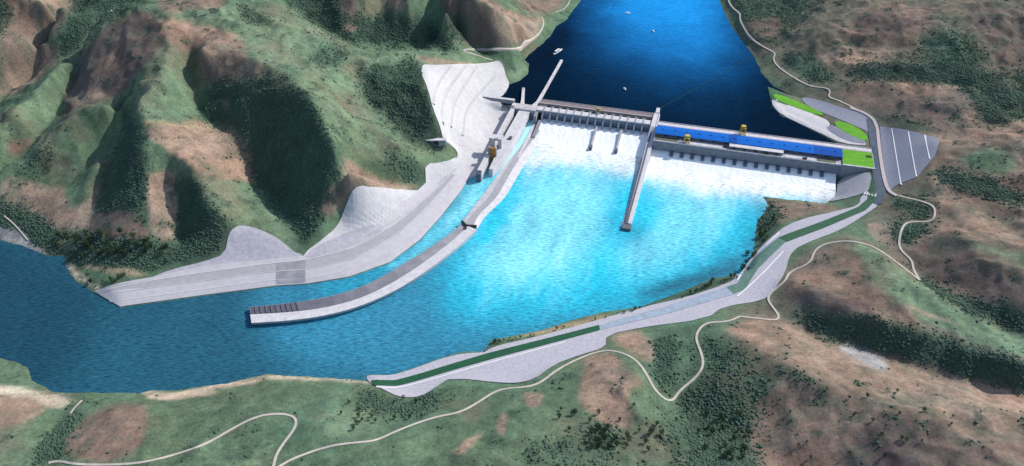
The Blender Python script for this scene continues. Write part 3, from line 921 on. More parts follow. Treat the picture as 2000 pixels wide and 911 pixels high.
# ------------------------------------------------------------------ water
def water_sheet(name, poly, z, cell, margin, mt, paints, base, label, cond=None, streak=(0, 0)):
    lo, hi = poly.min(0) - 20, poly.max(0) + 20
    X, Y = np.meshgrid(np.arange(lo[0], hi[0], cell), np.arange(lo[1], hi[1], cell), indexing='ij')
    d_ = sdist(X, Y, poly)
    ok = d_ < margin
    if cond is not None:
        ok &= cond(X, Y)
    quad = ok[:-1, :-1] & ok[1:, :-1] & ok[1:, 1:] & ok[:-1, 1:]
    I = np.arange(X.size).reshape(X.shape)
    Q = np.stack([I[:-1, :-1][quad], I[1:, :-1][quad], I[1:, 1:][quad], I[:-1, 1:][quad]], -1)
    used, inv = np.unique(Q, return_inverse=True)
    Q = inv.reshape(-1, 4)
    x, y = X.ravel()[used], Y.ravel()[used]
    pu, pv = project(x, y, np.full(len(x), z))
    pu = pu + 18 * fbm(x, y, 70, 3, 131) + 7 * fbm(x, y, 16, 2, 135)
    pv = pv + 12 * fbm(x, y, 70, 3, 141) + 4 * fbm(x, y, 16, 2, 145)
    fs, ft = (x - ORG[0]) * AV[0] + (y - ORG[1]) * AV[1], (x - ORG[0]) * NV[0] + (y - ORG[1]) * NV[1]
    jet = 9 * fbm(fs, ft * .15, 17, 3, 191) + 7 * fbm(fs, ft * .3, 6, 2, 195)
    out = np.empty((len(x), 3)); out[:] = base
    for colr, soft, pl, alpha in paints:
        pl = chaikin(np.array(pl, float), True, 1)
        a = alpha / (1 + np.exp(np.clip(sdist(pu, pv + (jet if colr is FOAMC else 0), pl) / (soft * 0.45), -30, 30)))
        out = out * (1 - a[:, None]) + np.array(colr) * a[:, None]
    out *= (1 + 0.10 * fbm(x, y, 60, 3, 151))[:, None]
    flow = fbm(fs + 12 * fbm(x, y, 90, 2, 199), ft * .22, 26, 4, 197) * np.clip((out[:, 1] - .2) * 3, .15, 1)
    out = out * (1 - .16 * np.clip(-flow, 0, 1) * 2)[:, None] + np.clip(flow - .12, 0, 1)[:, None] * np.array((.22, .16, .12)) * np.clip((out[:, 1] - .3) * 2.5, 0, 1)[:, None]
    o = mesh_fast(name, np.stack([x, y, np.full(len(x), z)], 1), Q, mt)
    set_colour(o, np.concatenate([np.clip(out, 0, .95), np.ones((len(x), 1))], 1))
    tag(o, label, kind='structure')
    return o


TEAL, MIDB, CYAN, LCY, FOAMC, DEEP = (.019, .098, .150), (.040, .24, .37), (.015, .54, .74), (.24, .72, .85), (.9, .93, .95), (.012, .060, .095)
river_paint = [
    (DEEP, 60, [(-300, 400), (120, 480), (230, 600), (160, 770), (-300, 800)], .95),
    (TEAL, 50, [(230, 610), (520, 600), (600, 740), (250, 780), (150, 700)], .8),
    (MIDB, 60, [(480, 560), (620, 540), (900, 440), (1000, 560), (1320, 590), (1000, 690), (760, 740), (560, 720)], .95),
    (CYAN, 45, [(900, 330), (1060, 260), (1300, 310), (1620, 395), (1490, 395), (1480, 480), (1440, 540), (1250, 590), (1050, 620), (900, 610), (870, 560), (900, 480)], .95),
    (LCY, 35, [(985, 400), (1060, 335), (1190, 345), (1190, 440), (1110, 530), (980, 560), (920, 520)], .9),
    (LCY, 30, [(1270, 350), (1430, 380), (1420, 440), (1300, 530), (1200, 530), (1250, 420)], .7),
    (CYAN, 10, [(1002, 330), (1040, 300), (1060, 310), (1000, 420), (945, 480), (925, 470)], .9),
    (CYAN, 12, [(1190, 350), (1290, 340), (1280, 430), (1235, 470), (1200, 460)], .85),
    (MIDB, 22, [(1200, 430), (1245, 435), (1250, 465), (1215, 475)], .55),  # shadow off the guide wall tip, painted as darker blue water
    (MIDB, 18, [(1340, 540), (1480, 480), (1500, 420), (1460, 540), (1380, 555)], .7),
    (TEAL, 16, [(1240, 575), (1380, 520), (1450, 520), (1400, 545), (1300, 580)], .9),
    (LCY, 14, [(935, 340), (1010, 260), (1030, 235), (1010, 290), (960, 360), (905, 430), (840, 490), (760, 535), (800, 490), (870, 425)], .95),
    (CYAN, 25, [(860, 430), (890, 450), (800, 510), (690, 560), (620, 570), (700, 540), (800, 490)], .5),
    (FOAMC, 24, [(1018, 335), (1050, 230), (1280, 260), (1262, 330), (1215, 334), (1160, 326), (1100, 316)], 1),
    (FOAMC, 22, [(1240, 345), (1280, 290), (1640, 340), (1645, 398), (1610, 396), (1540, 388), (1440, 380), (1350, 366), (1290, 356)], 1),
    (LCY, 8, [(1480, 382), (1600, 392), (1605, 398), (1500, 392)], .8),
]
Mriver = mat_water('river_water', 0.58, 0.8, 0.35, 0.2, ang=0.12)
Mres = mat_water('reservoir_water', 0.4, 0.2, 0.12, 0.05, ang=0.1, ior=1.08)


def not_upstream(X, Y):
    t = (X - ORG[0]) * NV[0] + (Y - ORG[1]) * NV[1]
    return t < -40


def upstream(X, Y):
    t = (X - ORG[0]) * NV[0] + (Y - ORG[1]) * NV[1]
    return t > -34


water_sheet('river', RIVER, ZR, 5.0, 16, Mriver, river_paint, TEAL, 'rippled blue river below the dam, bright cyan in the middle', not_upstream)
NAVY, DBL, GLARE = (.002, .010, .025), (.004, .050, .16), (.014, .30, .74)
res_paint = [  # bright far end is sky glare painted into the water colour
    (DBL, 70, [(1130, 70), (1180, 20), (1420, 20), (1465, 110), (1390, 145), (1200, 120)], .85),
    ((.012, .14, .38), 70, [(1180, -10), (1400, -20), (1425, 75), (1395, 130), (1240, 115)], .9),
    (GLARE, 60, [(1180, -120), (1395, -120), (1402, 0), (1385, 78), (1300, 72), (1225, 30), (1185, -20)], .97),
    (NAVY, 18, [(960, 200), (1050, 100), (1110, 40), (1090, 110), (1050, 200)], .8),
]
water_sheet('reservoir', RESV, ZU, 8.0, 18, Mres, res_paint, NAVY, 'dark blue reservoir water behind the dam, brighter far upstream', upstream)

# ------------------------------------------------------------------ built ground on the left bank
sheet('cut_slope', M['cut'], [(826, 126), (840, 128), (900, 127), (955, 124), (975, 119), (984, 132), (988, 150), (996, 165), (985, 184), (975, 196), (1012, 238), (985, 285), (945, 338), (900, 352), (868, 350), (880, 325), (896, 306), (890, 292), (866, 276), (860, 250), (846, 215), (836, 175), (822, 142)], .5,
      'white terraced rock cut above the navigation lock')
sheet('cut_slope', M['cut'], [(830, 322), (872, 318), (895, 306), (905, 330), (900, 350), (830, 412), (770, 452), (690, 492), (600, 512), (590, 497), (640, 462), (662, 440), (676, 405), (690, 375), (705, 369), (770, 370), (832, 374), (832, 350)], .45,
      'pale rock cut between the dark valley and the curved bank road')
sheet('cut_slope', M['cutgrey'], [(290, 545), (340, 526), (400, 512), (440, 498), (446, 460), (460, 444), (482, 441), (530, 458), (560, 480), (575, 494), (592, 498), (600, 514), (540, 516), (420, 530), (320, 548)], .5,
      'grey lobe of rock cut rising above the lower bank road')  # rock grey that partly holds the shade of this slope
sheet('cut_slope', M['cutgrey'], [(596, 498), (650, 466), (720, 442), (752, 440), (745, 456), (690, 482), (602, 510)], .85,
      'grey strip of rock at the foot of the pale cut')
e0 = river_left[9:]
e1 = [(215, 590), (400, 566), (540, 546), (600, 546), (690, 527), (780, 482), (848, 420), (900, 352)]
e2 = [(197, 578), (300, 562), (400, 549), (540, 530), (600, 528), (690, 508), (778, 458), (838, 402), (890, 342)]
e3 = [(186, 571), (300, 548), (400, 533), (540, 514), (600, 509), (690, 486), (768, 442), (822, 398), (868, 345)]
sheet('bank_apron', M['apron'], [(q[0], q[1] - 1) for q in e0] + e2[::-1], .5, 'sloping pale apron along the left edge of the river', step=5, smooth_pts=0)
sheet('bank_road', M['roadgrey'], e2 + e3[::-1], .62, 'grey bank road following the left river bank', step=5, smooth_pts=0)
sheet('road_verge', M['apron'], e3 + [(850, 335), (805, 385), (745, 432), (685, 472), (600, 500), (540, 506), (400, 520), (310, 540), (200, 566)], .7, 'pale verge on the uphill side of the bank road', step=5, smooth_pts=0)
ribbon('kerb_line', M['cut'], e1, 2.0, 1.0, 'white line along the apron beside the river', 2)
ribbon('kerb_line', M['apron'], e2, 1.8, 1.1, 'pale line between the apron and the grey bank road', 2)
ribbon('kerb_line', M['cut'], e3, 1.8, 1.2, 'white line on the uphill side of the bank road', 2)
sheet('culvert_apron', M['dk1'], [(540, 514), (597, 509), (597, 553), (540, 556)], .85, 'dark square slab crossing the bank road below the valley', step=5, smooth_pts=0)
for pts, lb in (([(968, 148), (920, 200), (907, 222), (905, 257), (902, 266)], 'lowest shade-grey berm strip on the white rock cut'),
                ([(931, 130), (890, 192), (883, 218), (880, 250)], 'middle shade-grey berm strip on the white rock cut'),
                ([(908, 130), (868, 183), (861, 218), (864, 243)], 'highest shade-grey berm strip on the white rock cut'),
                ([(880, 130), (848, 172), (846, 205)], 'short shade-grey berm strip at the outer edge of the white rock cut'),
                ([(890, 330), (835, 385), (775, 428), (705, 462)], 'shade-grey berm strip low on the pale rock cut'),
                ):
    ribbon('berm', M['berm'], pts, 6.5, .75, lb, 2)  # grey of these strips stands in for the shading of the berms

# ------------------------------------------------------------------ built ground on the right bank
sheet('rock_apron', M['pale_apron2'], [(1506, 192), (1540, 203), (1585, 222), (1625, 240), (1612, 255), (1660, 270), (1692, 280), (1690, 285), (1645, 281), (1612, 266), (1560, 241), (1528, 226), (1510, 210)], .6, 'pale rock apron sloping into the reservoir')
sheet('paved_apron', M['terrace'], [(1560, 190), (1600, 196), (1640, 210), (1682, 222), (1700, 228), (1700, 262), (1690, 255), (1650, 238), (1610, 222), (1580, 210)], .6, 'grey paved ground beside the reservoir road')
sheet('paved_apron', M['terrace'], [(1610, 252), (1628, 244), (1660, 262), (1694, 278), (1690, 283), (1650, 276)], .8, 'grey paved strip below the larger bright lawn')
sheet('lawn', M['lawn'], [(1508, 184), (1530, 188), (1560, 200), (1600, 218), (1612, 227), (1590, 224), (1545, 208), (1515, 195)], .9, 'long thin bright green lawn on the reservoir point')
sheet('lawn', M['lawndark'], [(1500, 170), (1514, 178), (1560, 200), (1545, 209), (1512, 198), (1503, 190)], .7, 'dark planted tip of the reservoir point')
sheet('lawn', M['lawn'], [(1626, 239), (1645, 238), (1675, 250), (1694, 266), (1696, 278), (1676, 272), (1640, 254)], 1.0, 'larger bright green lawn beside the abutment road')
sheet('terrace_slope', M['terrace'], [(1718, 247), (1760, 253), (1833, 271), (1834, 280), (1826, 305), (1790, 347), (1750, 363), (1733, 376), (1727, 340), (1722, 290)], .6, 'grey paved slope with white lines above the abutment road', smooth_pts=0)
for a, b, lb in (((1742, 252), (1760, 362), 'white drain line nearest the road on the paved slope'), ((1774, 258), (1790, 346), 'middle white drain line on the paved slope'), ((1806, 265), (1816, 312), 'short outer white drain line on the paved slope')):
    ribbon('drain_line', M['white'], [a, b], 2.6, 1.0, lb, 0)
sheet('abutment_road', M['asphalt'], [(1692, 232), (1716, 238), (1722, 290), (1728, 340), (1730, 378), (1722, 400), (1706, 400), (1704, 340), (1700, 290), (1696, 262)], 1.0, 'bluish asphalt road over the right abutment', smooth_pts=0)
ribbon('road_wall', M['pink'], [(1660, 212), (1690, 222), (1712, 240), (1717, 290), (1724, 340), (1733, 374), (1752, 384)], 6.0, 1.6, 'pale kerb band curving along the abutment road', 1)
sheet('concrete_slope', M['roadgrey'], [(1636, 350), (1690, 337), (1702, 340), (1702, 372), (1665, 386), (1612, 397), (1634, 384)], .6, 'grey concrete slope at the end of the tailrace')
sheet('gravel_bank', M['gravel'], [(712, 733), (765, 735), (820, 717), (860, 702), (905, 691), (945, 690), (965, 677), (1040, 661), (1150, 631), (1250, 602), (1340, 582), (1400, 562), (1440, 546), (1470, 500), (1520, 451), (1560, 430), (1640, 412), (1678, 402), (1680, 385), (1700, 372), (1722, 398), (1680, 426), (1640, 451),
      (1560, 481), (1541, 500), (1535, 530), (1510, 570), (1490, 588), (1410, 600), (1380, 624), (1260, 639), (1182, 655), (1184, 679), (1130, 695), (1080, 714), (1040, 744), (1000, 751), (880, 738), (855, 754), (820, 777), (780, 777), (745, 760), (720, 747)], .5,
      'pale gravel bank of the long fish passage', smooth_pts=1)
ch_a = [(724, 745), (770, 744), (830, 728), (950, 692), (1100, 654), (1170, 636)]
ch_b = [(730, 754), (775, 755), (835, 739), (955, 704), (1105, 664), (1172, 646)]
sheet('fish_passage', mat('green_channel_water', (.018, .095, .04), .5, .25, .15, .2), ch_a + ch_b[::-1], 1.0, 'dark green lower reach of the fish passage channel', step=4, smooth_pts=0)
sheet('fish_passage', mat('shallow_channel', (.34, .40, .48), .6, .25, .12, .2), [(1170, 636), (1300, 600), (1418, 562), (1432, 576), (1310, 612), (1172, 646)], 1.0, 'pale shallow middle reach of the fish passage channel', step=4, smooth_pts=0)
sheet('fish_passage', mat('hazy_channel', (.12, .22, .17), .6, .25, .12, .2), [(1418, 562), (1440, 555), (1470, 510), (1520, 466), (1536, 472), (1480, 526), (1455, 566), (1432, 576)], 1.0, 'greyish green bend of the fish passage channel', step=4, smooth_pts=0)
sheet('fish_passage', mat('planted_channel', (.035, .11, .05), .6, .3, .12, .2), [(1520, 466), (1600, 436), (1675, 406), (1694, 390), (1702, 350), (1708, 350), (1710, 392), (1690, 412), (1605, 448), (1536, 474)], 1.2, 'dark green upper reach of the fish passage by the road', step=4, smooth_pts=0)
ribbon('kerb_line', M['white'], [(735, 757), (775, 760), (840, 743), (960, 708), (1105, 669)], 1.8, 1.2, 'white edge line below the green fish passage', 1)
ribbon('kerb_line', M['white'], [(1440, 580), (1480, 545), (1530, 492)], 1.8, 1.2, 'white edge line beside the bend of the fish passage', 1)
ribbon('kerb_line', M['white'], [(1440, 548), (1470, 504), (1522, 456)], 2.4, 1.2, 'white edge line on the river side of the bend', 1)

# ------------------------------------------------------------------ dirt tracks
TR = [
    ([(95, 905), (115, 900), (150, 909), (260, 908), (330, 893), (400, 870), (450, 840), (500, 814), (540, 808), (572, 812), (580, 822), (576, 838), (555, 865), (538, 890), (532, 925)], 'pale track looping through the green hillside in the foreground'),
    ([(535, 920), (560, 902), (600, 886), (650, 870), (700, 865), (735, 862), (780, 840), (850, 815), (895, 808), (930, 790), (960, 769), (985, 760), (1040, 756), (1065, 742), (1085, 725), (1130, 701), (1180, 684), (1215, 689), (1245, 705), (1265, 735), (1280, 765), (1305, 786), (1317, 782), (1325, 765), (1360, 738), (1375, 715), (1370, 690), (1358, 662), (1364, 645), (1380, 630), (1420, 630), (1445, 619)], 'long pale track below the fish passage bank'),
    ([(1445, 619), (1500, 625), (1520, 626), (1523, 617), (1500, 590), (1500, 576), (1535, 550), (1540, 532), (1584, 515), (1590, 490), (1610, 477), (1650, 470), (1690, 476), (1720, 490), (1760, 520), (1796, 548)], 'pale track climbing across the brown ridge'),
    ([(1796, 548), (1782, 524), (1783, 510), (1756, 488), (1756, 465), (1764, 440), (1777, 433), (1820, 434), (1826, 424), (1826, 400), (1760, 384), (1738, 378)], 'pale track zigzagging up to the abutment road'),
    ([(1695, 226), (1640, 197), (1614, 190), (1624, 180), (1616, 172), (1580, 170), (1530, 140), (1512, 123), (1510, 112), (1517, 105), (1490, 92), (1465, 75), (1450, 50), (1444, 36), (1447, 28), (1425, 12), (1418, -20)], 'pale track winding along the right shore of the reservoir'),
    ([(1118, -10), (1106, 18), (1085, 24)], 'short pale track at the far left shore of the reservoir'),
    ([(1058, 34), (1063, 45), (1056, 64), (1040, 78), (1022, 88), (1018, 97), (960, 98), (906, 97), (902, 101), (930, 108), (962, 119)], 'pale track from the left shore to the top of the white cut'),
    ([(8, 422), (30, 440), (55, 470)], 'short pale track above the left river bank'),
    ([(160, 783), (142, 800), (136, 812)], 'short pale path down to the sandy shore'),
]
for pts, lb in TR:
    ribbon('dirt_track', M['track'], pts, 2.0 if lb.startswith('short') else 3.2, 0.6, lb, 2)

# ------------------------------------------------------------------ spillway
dam = thing('spillway_dam', 'long concrete spillway dam with a row of gate bays and white water', 'dam', D(130, -25, 0))
box('crest_bridge', M['pink'], dam, 14, 249, -15, 0, 12, 32)
box('road_lane', M['brown'], dam, 14.5, 248.5, -12, -3, 32.05, 32.3)
box('parapet', M['concrete'], dam, 14, 249, -.9, -.1, 32.05, 33.4)
box('hoist_trench', M['concrete_dark'], dam, 14, 249, -30, -15.1, 12, 29.2)
box('gate_deck', M['concrete_white'], dam, 14, 249, -46, -30.1, 27, 32)
ps = [29 + 15.7 * i for i in range(15)]
for i, s in enumerate(ps):
    rows = []
    for sx in (s - 1.4, s + 1.4):
        rows.append([D(sx, -28, -6), D(sx, -28, 32.6), D(sx, -49, 32.6), D(sx, -51, 30), D(sx, -59, 23), D(sx, -61, 17), D(sx, -61, -6)])
    loft('pier', M['concrete_grey'], dam, rows)
for i in range(14):
    a, b = ps[i] + 1.5, ps[i + 1] - 1.5
    rows = []
    for s in (a, b):
        rows.append([D(s, -47 - 3.0 * math.sin(q), 13 + 15 * q / 1.6) for q in np.linspace(0, 1.6, 7)] + [D(s, -46.2, 28), D(s, -46.2, 13)])
    loft('gate', M['steel'], dam, rows)
    mid = (a + b) / 2
    box('hoist', M['dark'], dam, mid - 4, mid + 4, -25, -19, 29.2, 31.5, bev=.4)
box('abutment_block', M['concrete_grey'], dam, 14, 19.5, -68, -30, -6, 29, 29)
box('sluice_floor', M['concrete_dark'], dam, 19.6, 27.5, -90, -30, -6, 4)
box('sluice_wall', M['concrete_grey'], dam, 23.4, 29.4, -118, -61.2, -6, 10, 18)
gantry_s = 139
gt = thing('gantry_crane', 'small dull tan gantry crane on the spillway crest', 'crane', D(gantry_s, -25, 32))
for sx in (-4.5, 4.5):
    for tx in (-6, 5):
        box('leg', M['tan'], gt, gantry_s + sx - .6, gantry_s + sx + .6, -25 + tx - .6, -25 + tx + .6, 29 if tx > 0 else 32, 39)
    box('end_beam', M['tan'], gt, gantry_s + sx - .7, gantry_s + sx + .7, -32.5, -18.5, 39.02, 40.4)
box('trolley', M['tan'], gt, gantry_s - 3.7, gantry_s + 3.7, -28, -22, 39.1, 42)


def slope_water(name, s0, s1, t0, t1, prof, cell, seed, label):
    """Falling white water: a lumpy sheet that follows a height profile downstream."""
    S, T = np.meshgrid(np.arange(s0, s1 + .1, cell), np.arange(t0, t1 - .1, -cell), indexing='ij')
    zz = np.interp(-T, [-a for a, b in prof], [b for a, b in prof])
    amp = np.interp(-T, [-t0, -t0 + 8, -t1], [.1, .4, .3])
    zz = zz + amp * (1.3 * fbm(S * 1.6, T * .55, 9, 3, seed) + .8 * fbm(S, T, 4, 2, seed + 9))
    P = ORG + S[..., None] * AV + T[..., None] * NV
    V = np.concatenate([P, zz[..., None]], -1).reshape(-1, 3)
    I = np.arange(S.size).reshape(S.shape)
    Q = np.stack([I[:-1, :-1], I[:-1, 1:], I[1:, 1:], I[1:, :-1]], -1).reshape(-1, 4)
    o = mesh_fast(name, V, Q, M['foam'])
    return tag(o, label, kind='structure')


slope_water('white_water', 29.5, 249.5, -49, -130, [(-49, 15.5), (-58, 14.8), (-76, 10.5), (-98, 5), (-114, 1.8), (-130, -1.2)], 1.6, 201, 'white water pouring down the spillway chute')
slope_water('white_water', 262, 604, -104, -150, [(-100, 10.6), (-112, 9), (-124, 4.8), (-138, 1.4), (-150, -1.4)], 1.8, 231, 'white water boiling out of the powerhouse outlets')

for s0, lb in ((142, 'concrete divider wall in the spillway chute, left of the other divider'), (192.5, 'concrete divider wall in the spillway chute, nearer the long guide wall')):
    dv = thing('divider_wall', lb, 'wall', D(s0 + 1.6, -90, 0), 'divider walls in the spillway chute')
    rows = [[D(s0, t, -6), D(s0 + 3.4, t, -6), D(s0 + 3.4, t, z), D(s0, t, z)] for t, z in ((-64, 21), (-80, 15), (-100, 9.5), (-113, 7))]
    loft('wall', M['concrete'], dv, rows)
    box('end_block', M['concrete_dark'], dv, s0 - .8, s0 + 4.2, -124, -113.1, -6, 7.5, 6.5, bev=.5)

gw = thing('guide_wall', 'long straight concrete wall between the spillway and the powerhouse', 'wall', D(255, -170, 0))
prof = [(20, 36), (0, 36), (-2, 34), (-56, 33), (-66, 26), (-118, 17), (-170, 12), (-240, 9.5), (-320, 7.5), (-358, 6.5)]
hw = [(20, 3.4), (0, 3.4), (-2, 6.2), (-104, 6.2), (-118, 6), (-358, 4.8)]
rows = []
for t, z in prof:
    h = np.interp(-t, [-a for a, b in hw], [b for a, b in hw])
    rows.append([D(255.5 - h, t, -7), D(255.5 + h, t, -7), D(255.5 + h, t, z), D(255.5 - h, t, z)])
loft('wall', M['concrete_white'], gw, rows)
rows = [[D(244.5, t, -6), D(249.2, t, -6), D(249.2, t, 1.4), D(244.5, t, 1.1)] for t in (-130, -200, -280, -356)]
loft('footing', M['concrete'], gw, rows)
rows = [[D(251.2, t, z), D(254.6, t, z), D(254.6, t, z + .4), D(251.2, t, z + .4)] for t, z in prof[4:]]
loft('walkway', M['concrete_dark'], gw, [[q + np.array([0, 0, .02]) for q in r] for r in rows])
box('end_block', M['concrete_dark'], gw, 246, 262, -373, -358.1, -6, 5, bev=.6)
for s_ in (250.1, 260.2):
    rows = [[D(s_ - .3, t, z), D(s_ + .3, t, z), D(s_ + .3, t, z + 1.1), D(s_ - .3, t, z + 1.1)] for t, z in ((-4, 34.02), (-55, 33.05))]
    loft('parapet', M['concrete'], gw, rows)

# ------------------------------------------------------------------ powerhouse
ph = thing('powerhouse', 'long powerhouse with a bright blue metal roof in the dam', 'building', D(440, -70, 0))
box('intake_deck', M['pink'], ph, 262, 666, -46, -30, -6, 32)
box('deck_lane', M['concrete_white'], ph, 262.5, 665, -43, -33.5, 32.02, 32.25)
box('parapet', M['concrete_white'], ph, 262, 666, -30.9, -30.1, 32.02, 33.3)
box('hall', M['concrete_dark'], ph, 262.5, 611, -84, -53, 10, 35.4)
box('rear_strip', M['concrete'], ph, 262.5, 611, -52.9, -46.1, 10, 31)
for a, b, mt_ in ((262.6, 402, 'blue'), (402.1, 418, 'bluedark'), (418.1, 560, 'blue'), (560.1, 611, 'bluedark')):
    rows = []
    for s in (a, b):
        rows.append([D(s, -85.5, 35.5), D(s, -85.5, 36.1), D(s, -69, 37.6), D(s, -52.2, 36.1), D(s, -52.2, 35.5)])
    loft('roof', M[mt_], ph, rows)
for s in np.arange(275, 600, 23.0):
    box('roof_vent', M['blue'], ph, s, s + 3.2, -70.5, -67.5, 37.3, 38.6)
    box('window', M['dark'], ph, s + 5, s + 13, -84.25, -84.02, 31.8, 34)
box('tailrace_deck', M['concrete'], ph, 262.5, 611, -103, -84.3, -6, 29)
for a, b, mt_, lb in ((264, 308, 'olive', 'floor_bay'), (566, 600, 'olive', 'floor_bay'), (312, 400, 'concrete_white', 'deck_paving'), (508, 562, 'concrete_white', 'deck_paving')):
    box(lb, M[mt_], ph, a, b, -99, -85.8, 29.02, 29.3)
for s in np.arange(330, 560, 11.0):
    box('deck_hatch', M['concrete_grey'], ph, s, s + 6, -101.6, -99.4, 29.03, 29.5)
box('parapet', M['concrete_white'], ph, 262.5, 666, -103.6, -103.05, 27, 30.3)
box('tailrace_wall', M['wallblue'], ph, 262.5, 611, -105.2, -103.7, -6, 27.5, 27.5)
for i in range(15):
    s = 300 + i * 19.9
    if s < 592:
        rows = [[D(q, -105.3, -6), D(q, -118, -6), D(q, -118, 10.4), D(q, -105.3, 13)] for q in (s - 3.4, s + 3.4)]
        loft('outlet_pier', M['concrete_dark'], ph, rows)
an = thing('deck_building', 'low white-roofed building in front of the blue powerhouse roof', 'building', D(455, -91, 29))
box('wall', M['brown'], an, 406, 504, -96, -87, 29.35, 34)
box('roof', M['concrete_white'], an, 405, 505, -97, -85.9, 34.05, 34.9)
for s in (412, 432, 452, 472, 490):
    box('door', M['dark'], an, s, s + 5, -96.3, -96.02, 29.4, 33)
for s, lb in ((394, 'dark machine on the powerhouse deck at the left end of the white-roofed building'), (470, 'dark machine parked below the front of the white-roofed building'), (540, 'dark machine alone on the pale deck right of the white-roofed building')):
    mc = thing('deck_machine', lb, 'machine', D(s, -98, 29.3), 'dark machines on the powerhouse deck')
    tt = -99 if s != 394 else -93
    box('body', M['dark'], mc, s, s + 8, tt - 2, tt + 2, 29.9, 32.4, bev=.4)
    box('cab', M['dark'], mc, s + 5.5, s + 7.8, tt - 1.6, tt + 1.6, 32.42, 34, bev=.3)
    for q in (s + 1, s + 5.5):
        box('wheel_set', M['dark'], mc, q, q + 1.6, tt - 2.2, tt + 2.2, 29.32, 30.4, bev=.4)


def crane(sc_, tc_, z0, h, label):
    g = thing('gantry_crane', label, 'crane', D(sc_, tc_, z0), 'yellow gantry cranes on the powerhouse')
    for sx in (-4.6, 4.6):
        for tx in (-5, 5):
            rows = [[D(sc_ + sx * k_ - e, tc_ + tx - e, z), D(sc_ + sx * k_ + e, tc_ + tx - e, z), D(sc_ + sx * k_ + e, tc_ + tx + e, z), D(sc_ + sx * k_ - e, tc_ + tx + e, z)] for z, e, k_ in ((z0, .8, 1.1), (z0 + h, .7, .9))]
            loft('leg', M['yellow'], g, rows)
    for tx in (-5, 5):
        box('sill_beam', M['yellow'], g, sc_ - 4.4, sc_ + 4.4, tc_ + tx - .6, tc_ + tx + .6, z0 + 1.2, z0 + 2.4)
        box('main_girder', M['yellow'], g, sc_ - 5.6, sc_ + 5.6, tc_ + tx - .8, tc_ + tx + .8, z0 + h + .02, z0 + h + 1.8)
    box('platform', M['dark'], g, sc_ - 3.3, sc_ + 3.3, tc_ - 4.1, tc_ + 4.1, z0 + h * .5, z0 + h * .5 + .6)
    tr = box('trolley_house', M['yellow'], g, sc_ - 3.5, sc_ + 3.5, tc_ - 4, tc_ + 4, z0 + h + 1.9, z0 + h + 5)
    box('cab', M['dark'], g, sc_ + 2.0, sc_ + 4.4, tc_ - 3.4, tc_ - 1.0, z0 + h - 3.2, z0 + h - .1)


crane(325, -93, 29.3, 10, 'yellow gantry crane on the downstream deck before the blue roof')
crane(427, -38, 32.3, 13, 'yellow gantry crane on the upstream intake deck against dark water')

pad = thing('lawn_block', 'square bright green lawn on a concrete block at the powerhouse end', 'terrace', D(638, -75, 32))
box('wall', M['concrete_grey'], pad, 611.1, 668, -106, -46.1, -6, 31.6)
box('lawn', M['lawn'], pad, 612, 666, -103, -47, 31.62, 32.1)
box('hatch', M['dark'], pad, 655, 664, -66, -60, 32.12, 33.4)
box('coping', M['concrete_white'], pad, 611.2, 668, -106.2, -103.1, 31.65, 32.6)

# stairs on the bank under the abutment road
stp = land(np.array([(1690, 378)]))[0]
sa = thing('stairway', 'white concrete stairway on the bank below the abutment road', 'stairs', stp)
for i in range(9):
    p = stp + np.array([i * 1.6, -i * 1.9, 0])
    zt = height(p[0], p[1]) + 1.2
    c_, s_ = math.cos(-.7), math.sin(-.7)
    cs = [(p[0] + c_ * a - s_ * b, p[1] + s_ * a + c_ * b) for a, b in ((-1.3, -6), (1.3, -6), (1.3, 6), (-1.3, 6))]
    v, f = hexa([(x, y, zt - 5) for x, y in cs], [(x, y, zt + .3 * (i % 2)) for x, y in cs])
    mesh_np('step', v, f, M['white'] if i % 2 == 0 else M['concrete_grey'], sa)

# ------------------------------------------------------------------ navigation lock
lk = thing('navigation_lock', 'concrete navigation lock with long parallel walls left of the spillway', 'lock', D(-15, -150, 0))
box('side_wall', M['concrete_white'], lk, -38.5, -30, -285, -50.1, -7, 22, 30)
box('chamber_floor', M['concrete_dark'], lk, -29.9, -21, -262, -50.1, -7, -1.5)
rows = [[D(-20.9, t, -7), D(b, t, -7), D(b, t, z), D(-20.9, t, z)] for t, b, z in ((-268, -14, 17), (-240, -8, 20), (-180, 0, 28), (-50.1, 2, 28))]
loft('centre_wall', M['concrete_white'], lk, rows)
rows = [[D(14, t, -7), D(19.4, t, -7), D(19.4, t, z), D(14, t, z)] for t, z in ((-262, 2.5), (-131, 9), (-50.1, 11))]
loft('side_wall', M['concrete_white'], lk, rows)
box('head_block', M['concrete'], lk, -40, 13.9, -50, -27, -6, 31)
box('head_gate', M['steel'], lk, -29, -21.5, -52, -50.1, -6, 29)
box('head_house', M['concrete_white'], lk, -38, -31, -46, -36, 31.02, 35)
box('channel_gate', M['steel'], lk, 2.5, 13.5, -52, -50.1, -2, 24)
for a, b in ((-39.4, -30.2), (-21.6, -15)):
    box('tower', M['concrete'], lk, a, b, -204, -190, -5, 44, bev=.5)
    box('tower_cap', M['concrete_white'], lk, a - .8, b + .8, -205, -189, 44.02, 45.4)
box('tower_bridge', M['concrete'], lk, -30.1, -21.7, -200, -194, 38, 43)
box('lower_gate', M['orange'], lk, -31, -20, -229, -226, 10, 38)
for a in (-33.4, -19.9):
    box('gate_guide', M['concrete_grey'], lk, a, a + 2.3, -231, -224, -5, 40)
box('control_hut', M['olive'], lk, -10, -4, -172, -164, 28.02, 32)
box('gate_sill', M['concrete_dark'], lk, -38.4, -30.1, -292, -285.1, -5, 18, bev=.4)
slw = thing('lock_channel_water', 'pale cyan water in the narrow channel beside the lock', 'water', D(8, -150, 6))
slw['kind'] = 'structure'
del slw['category']
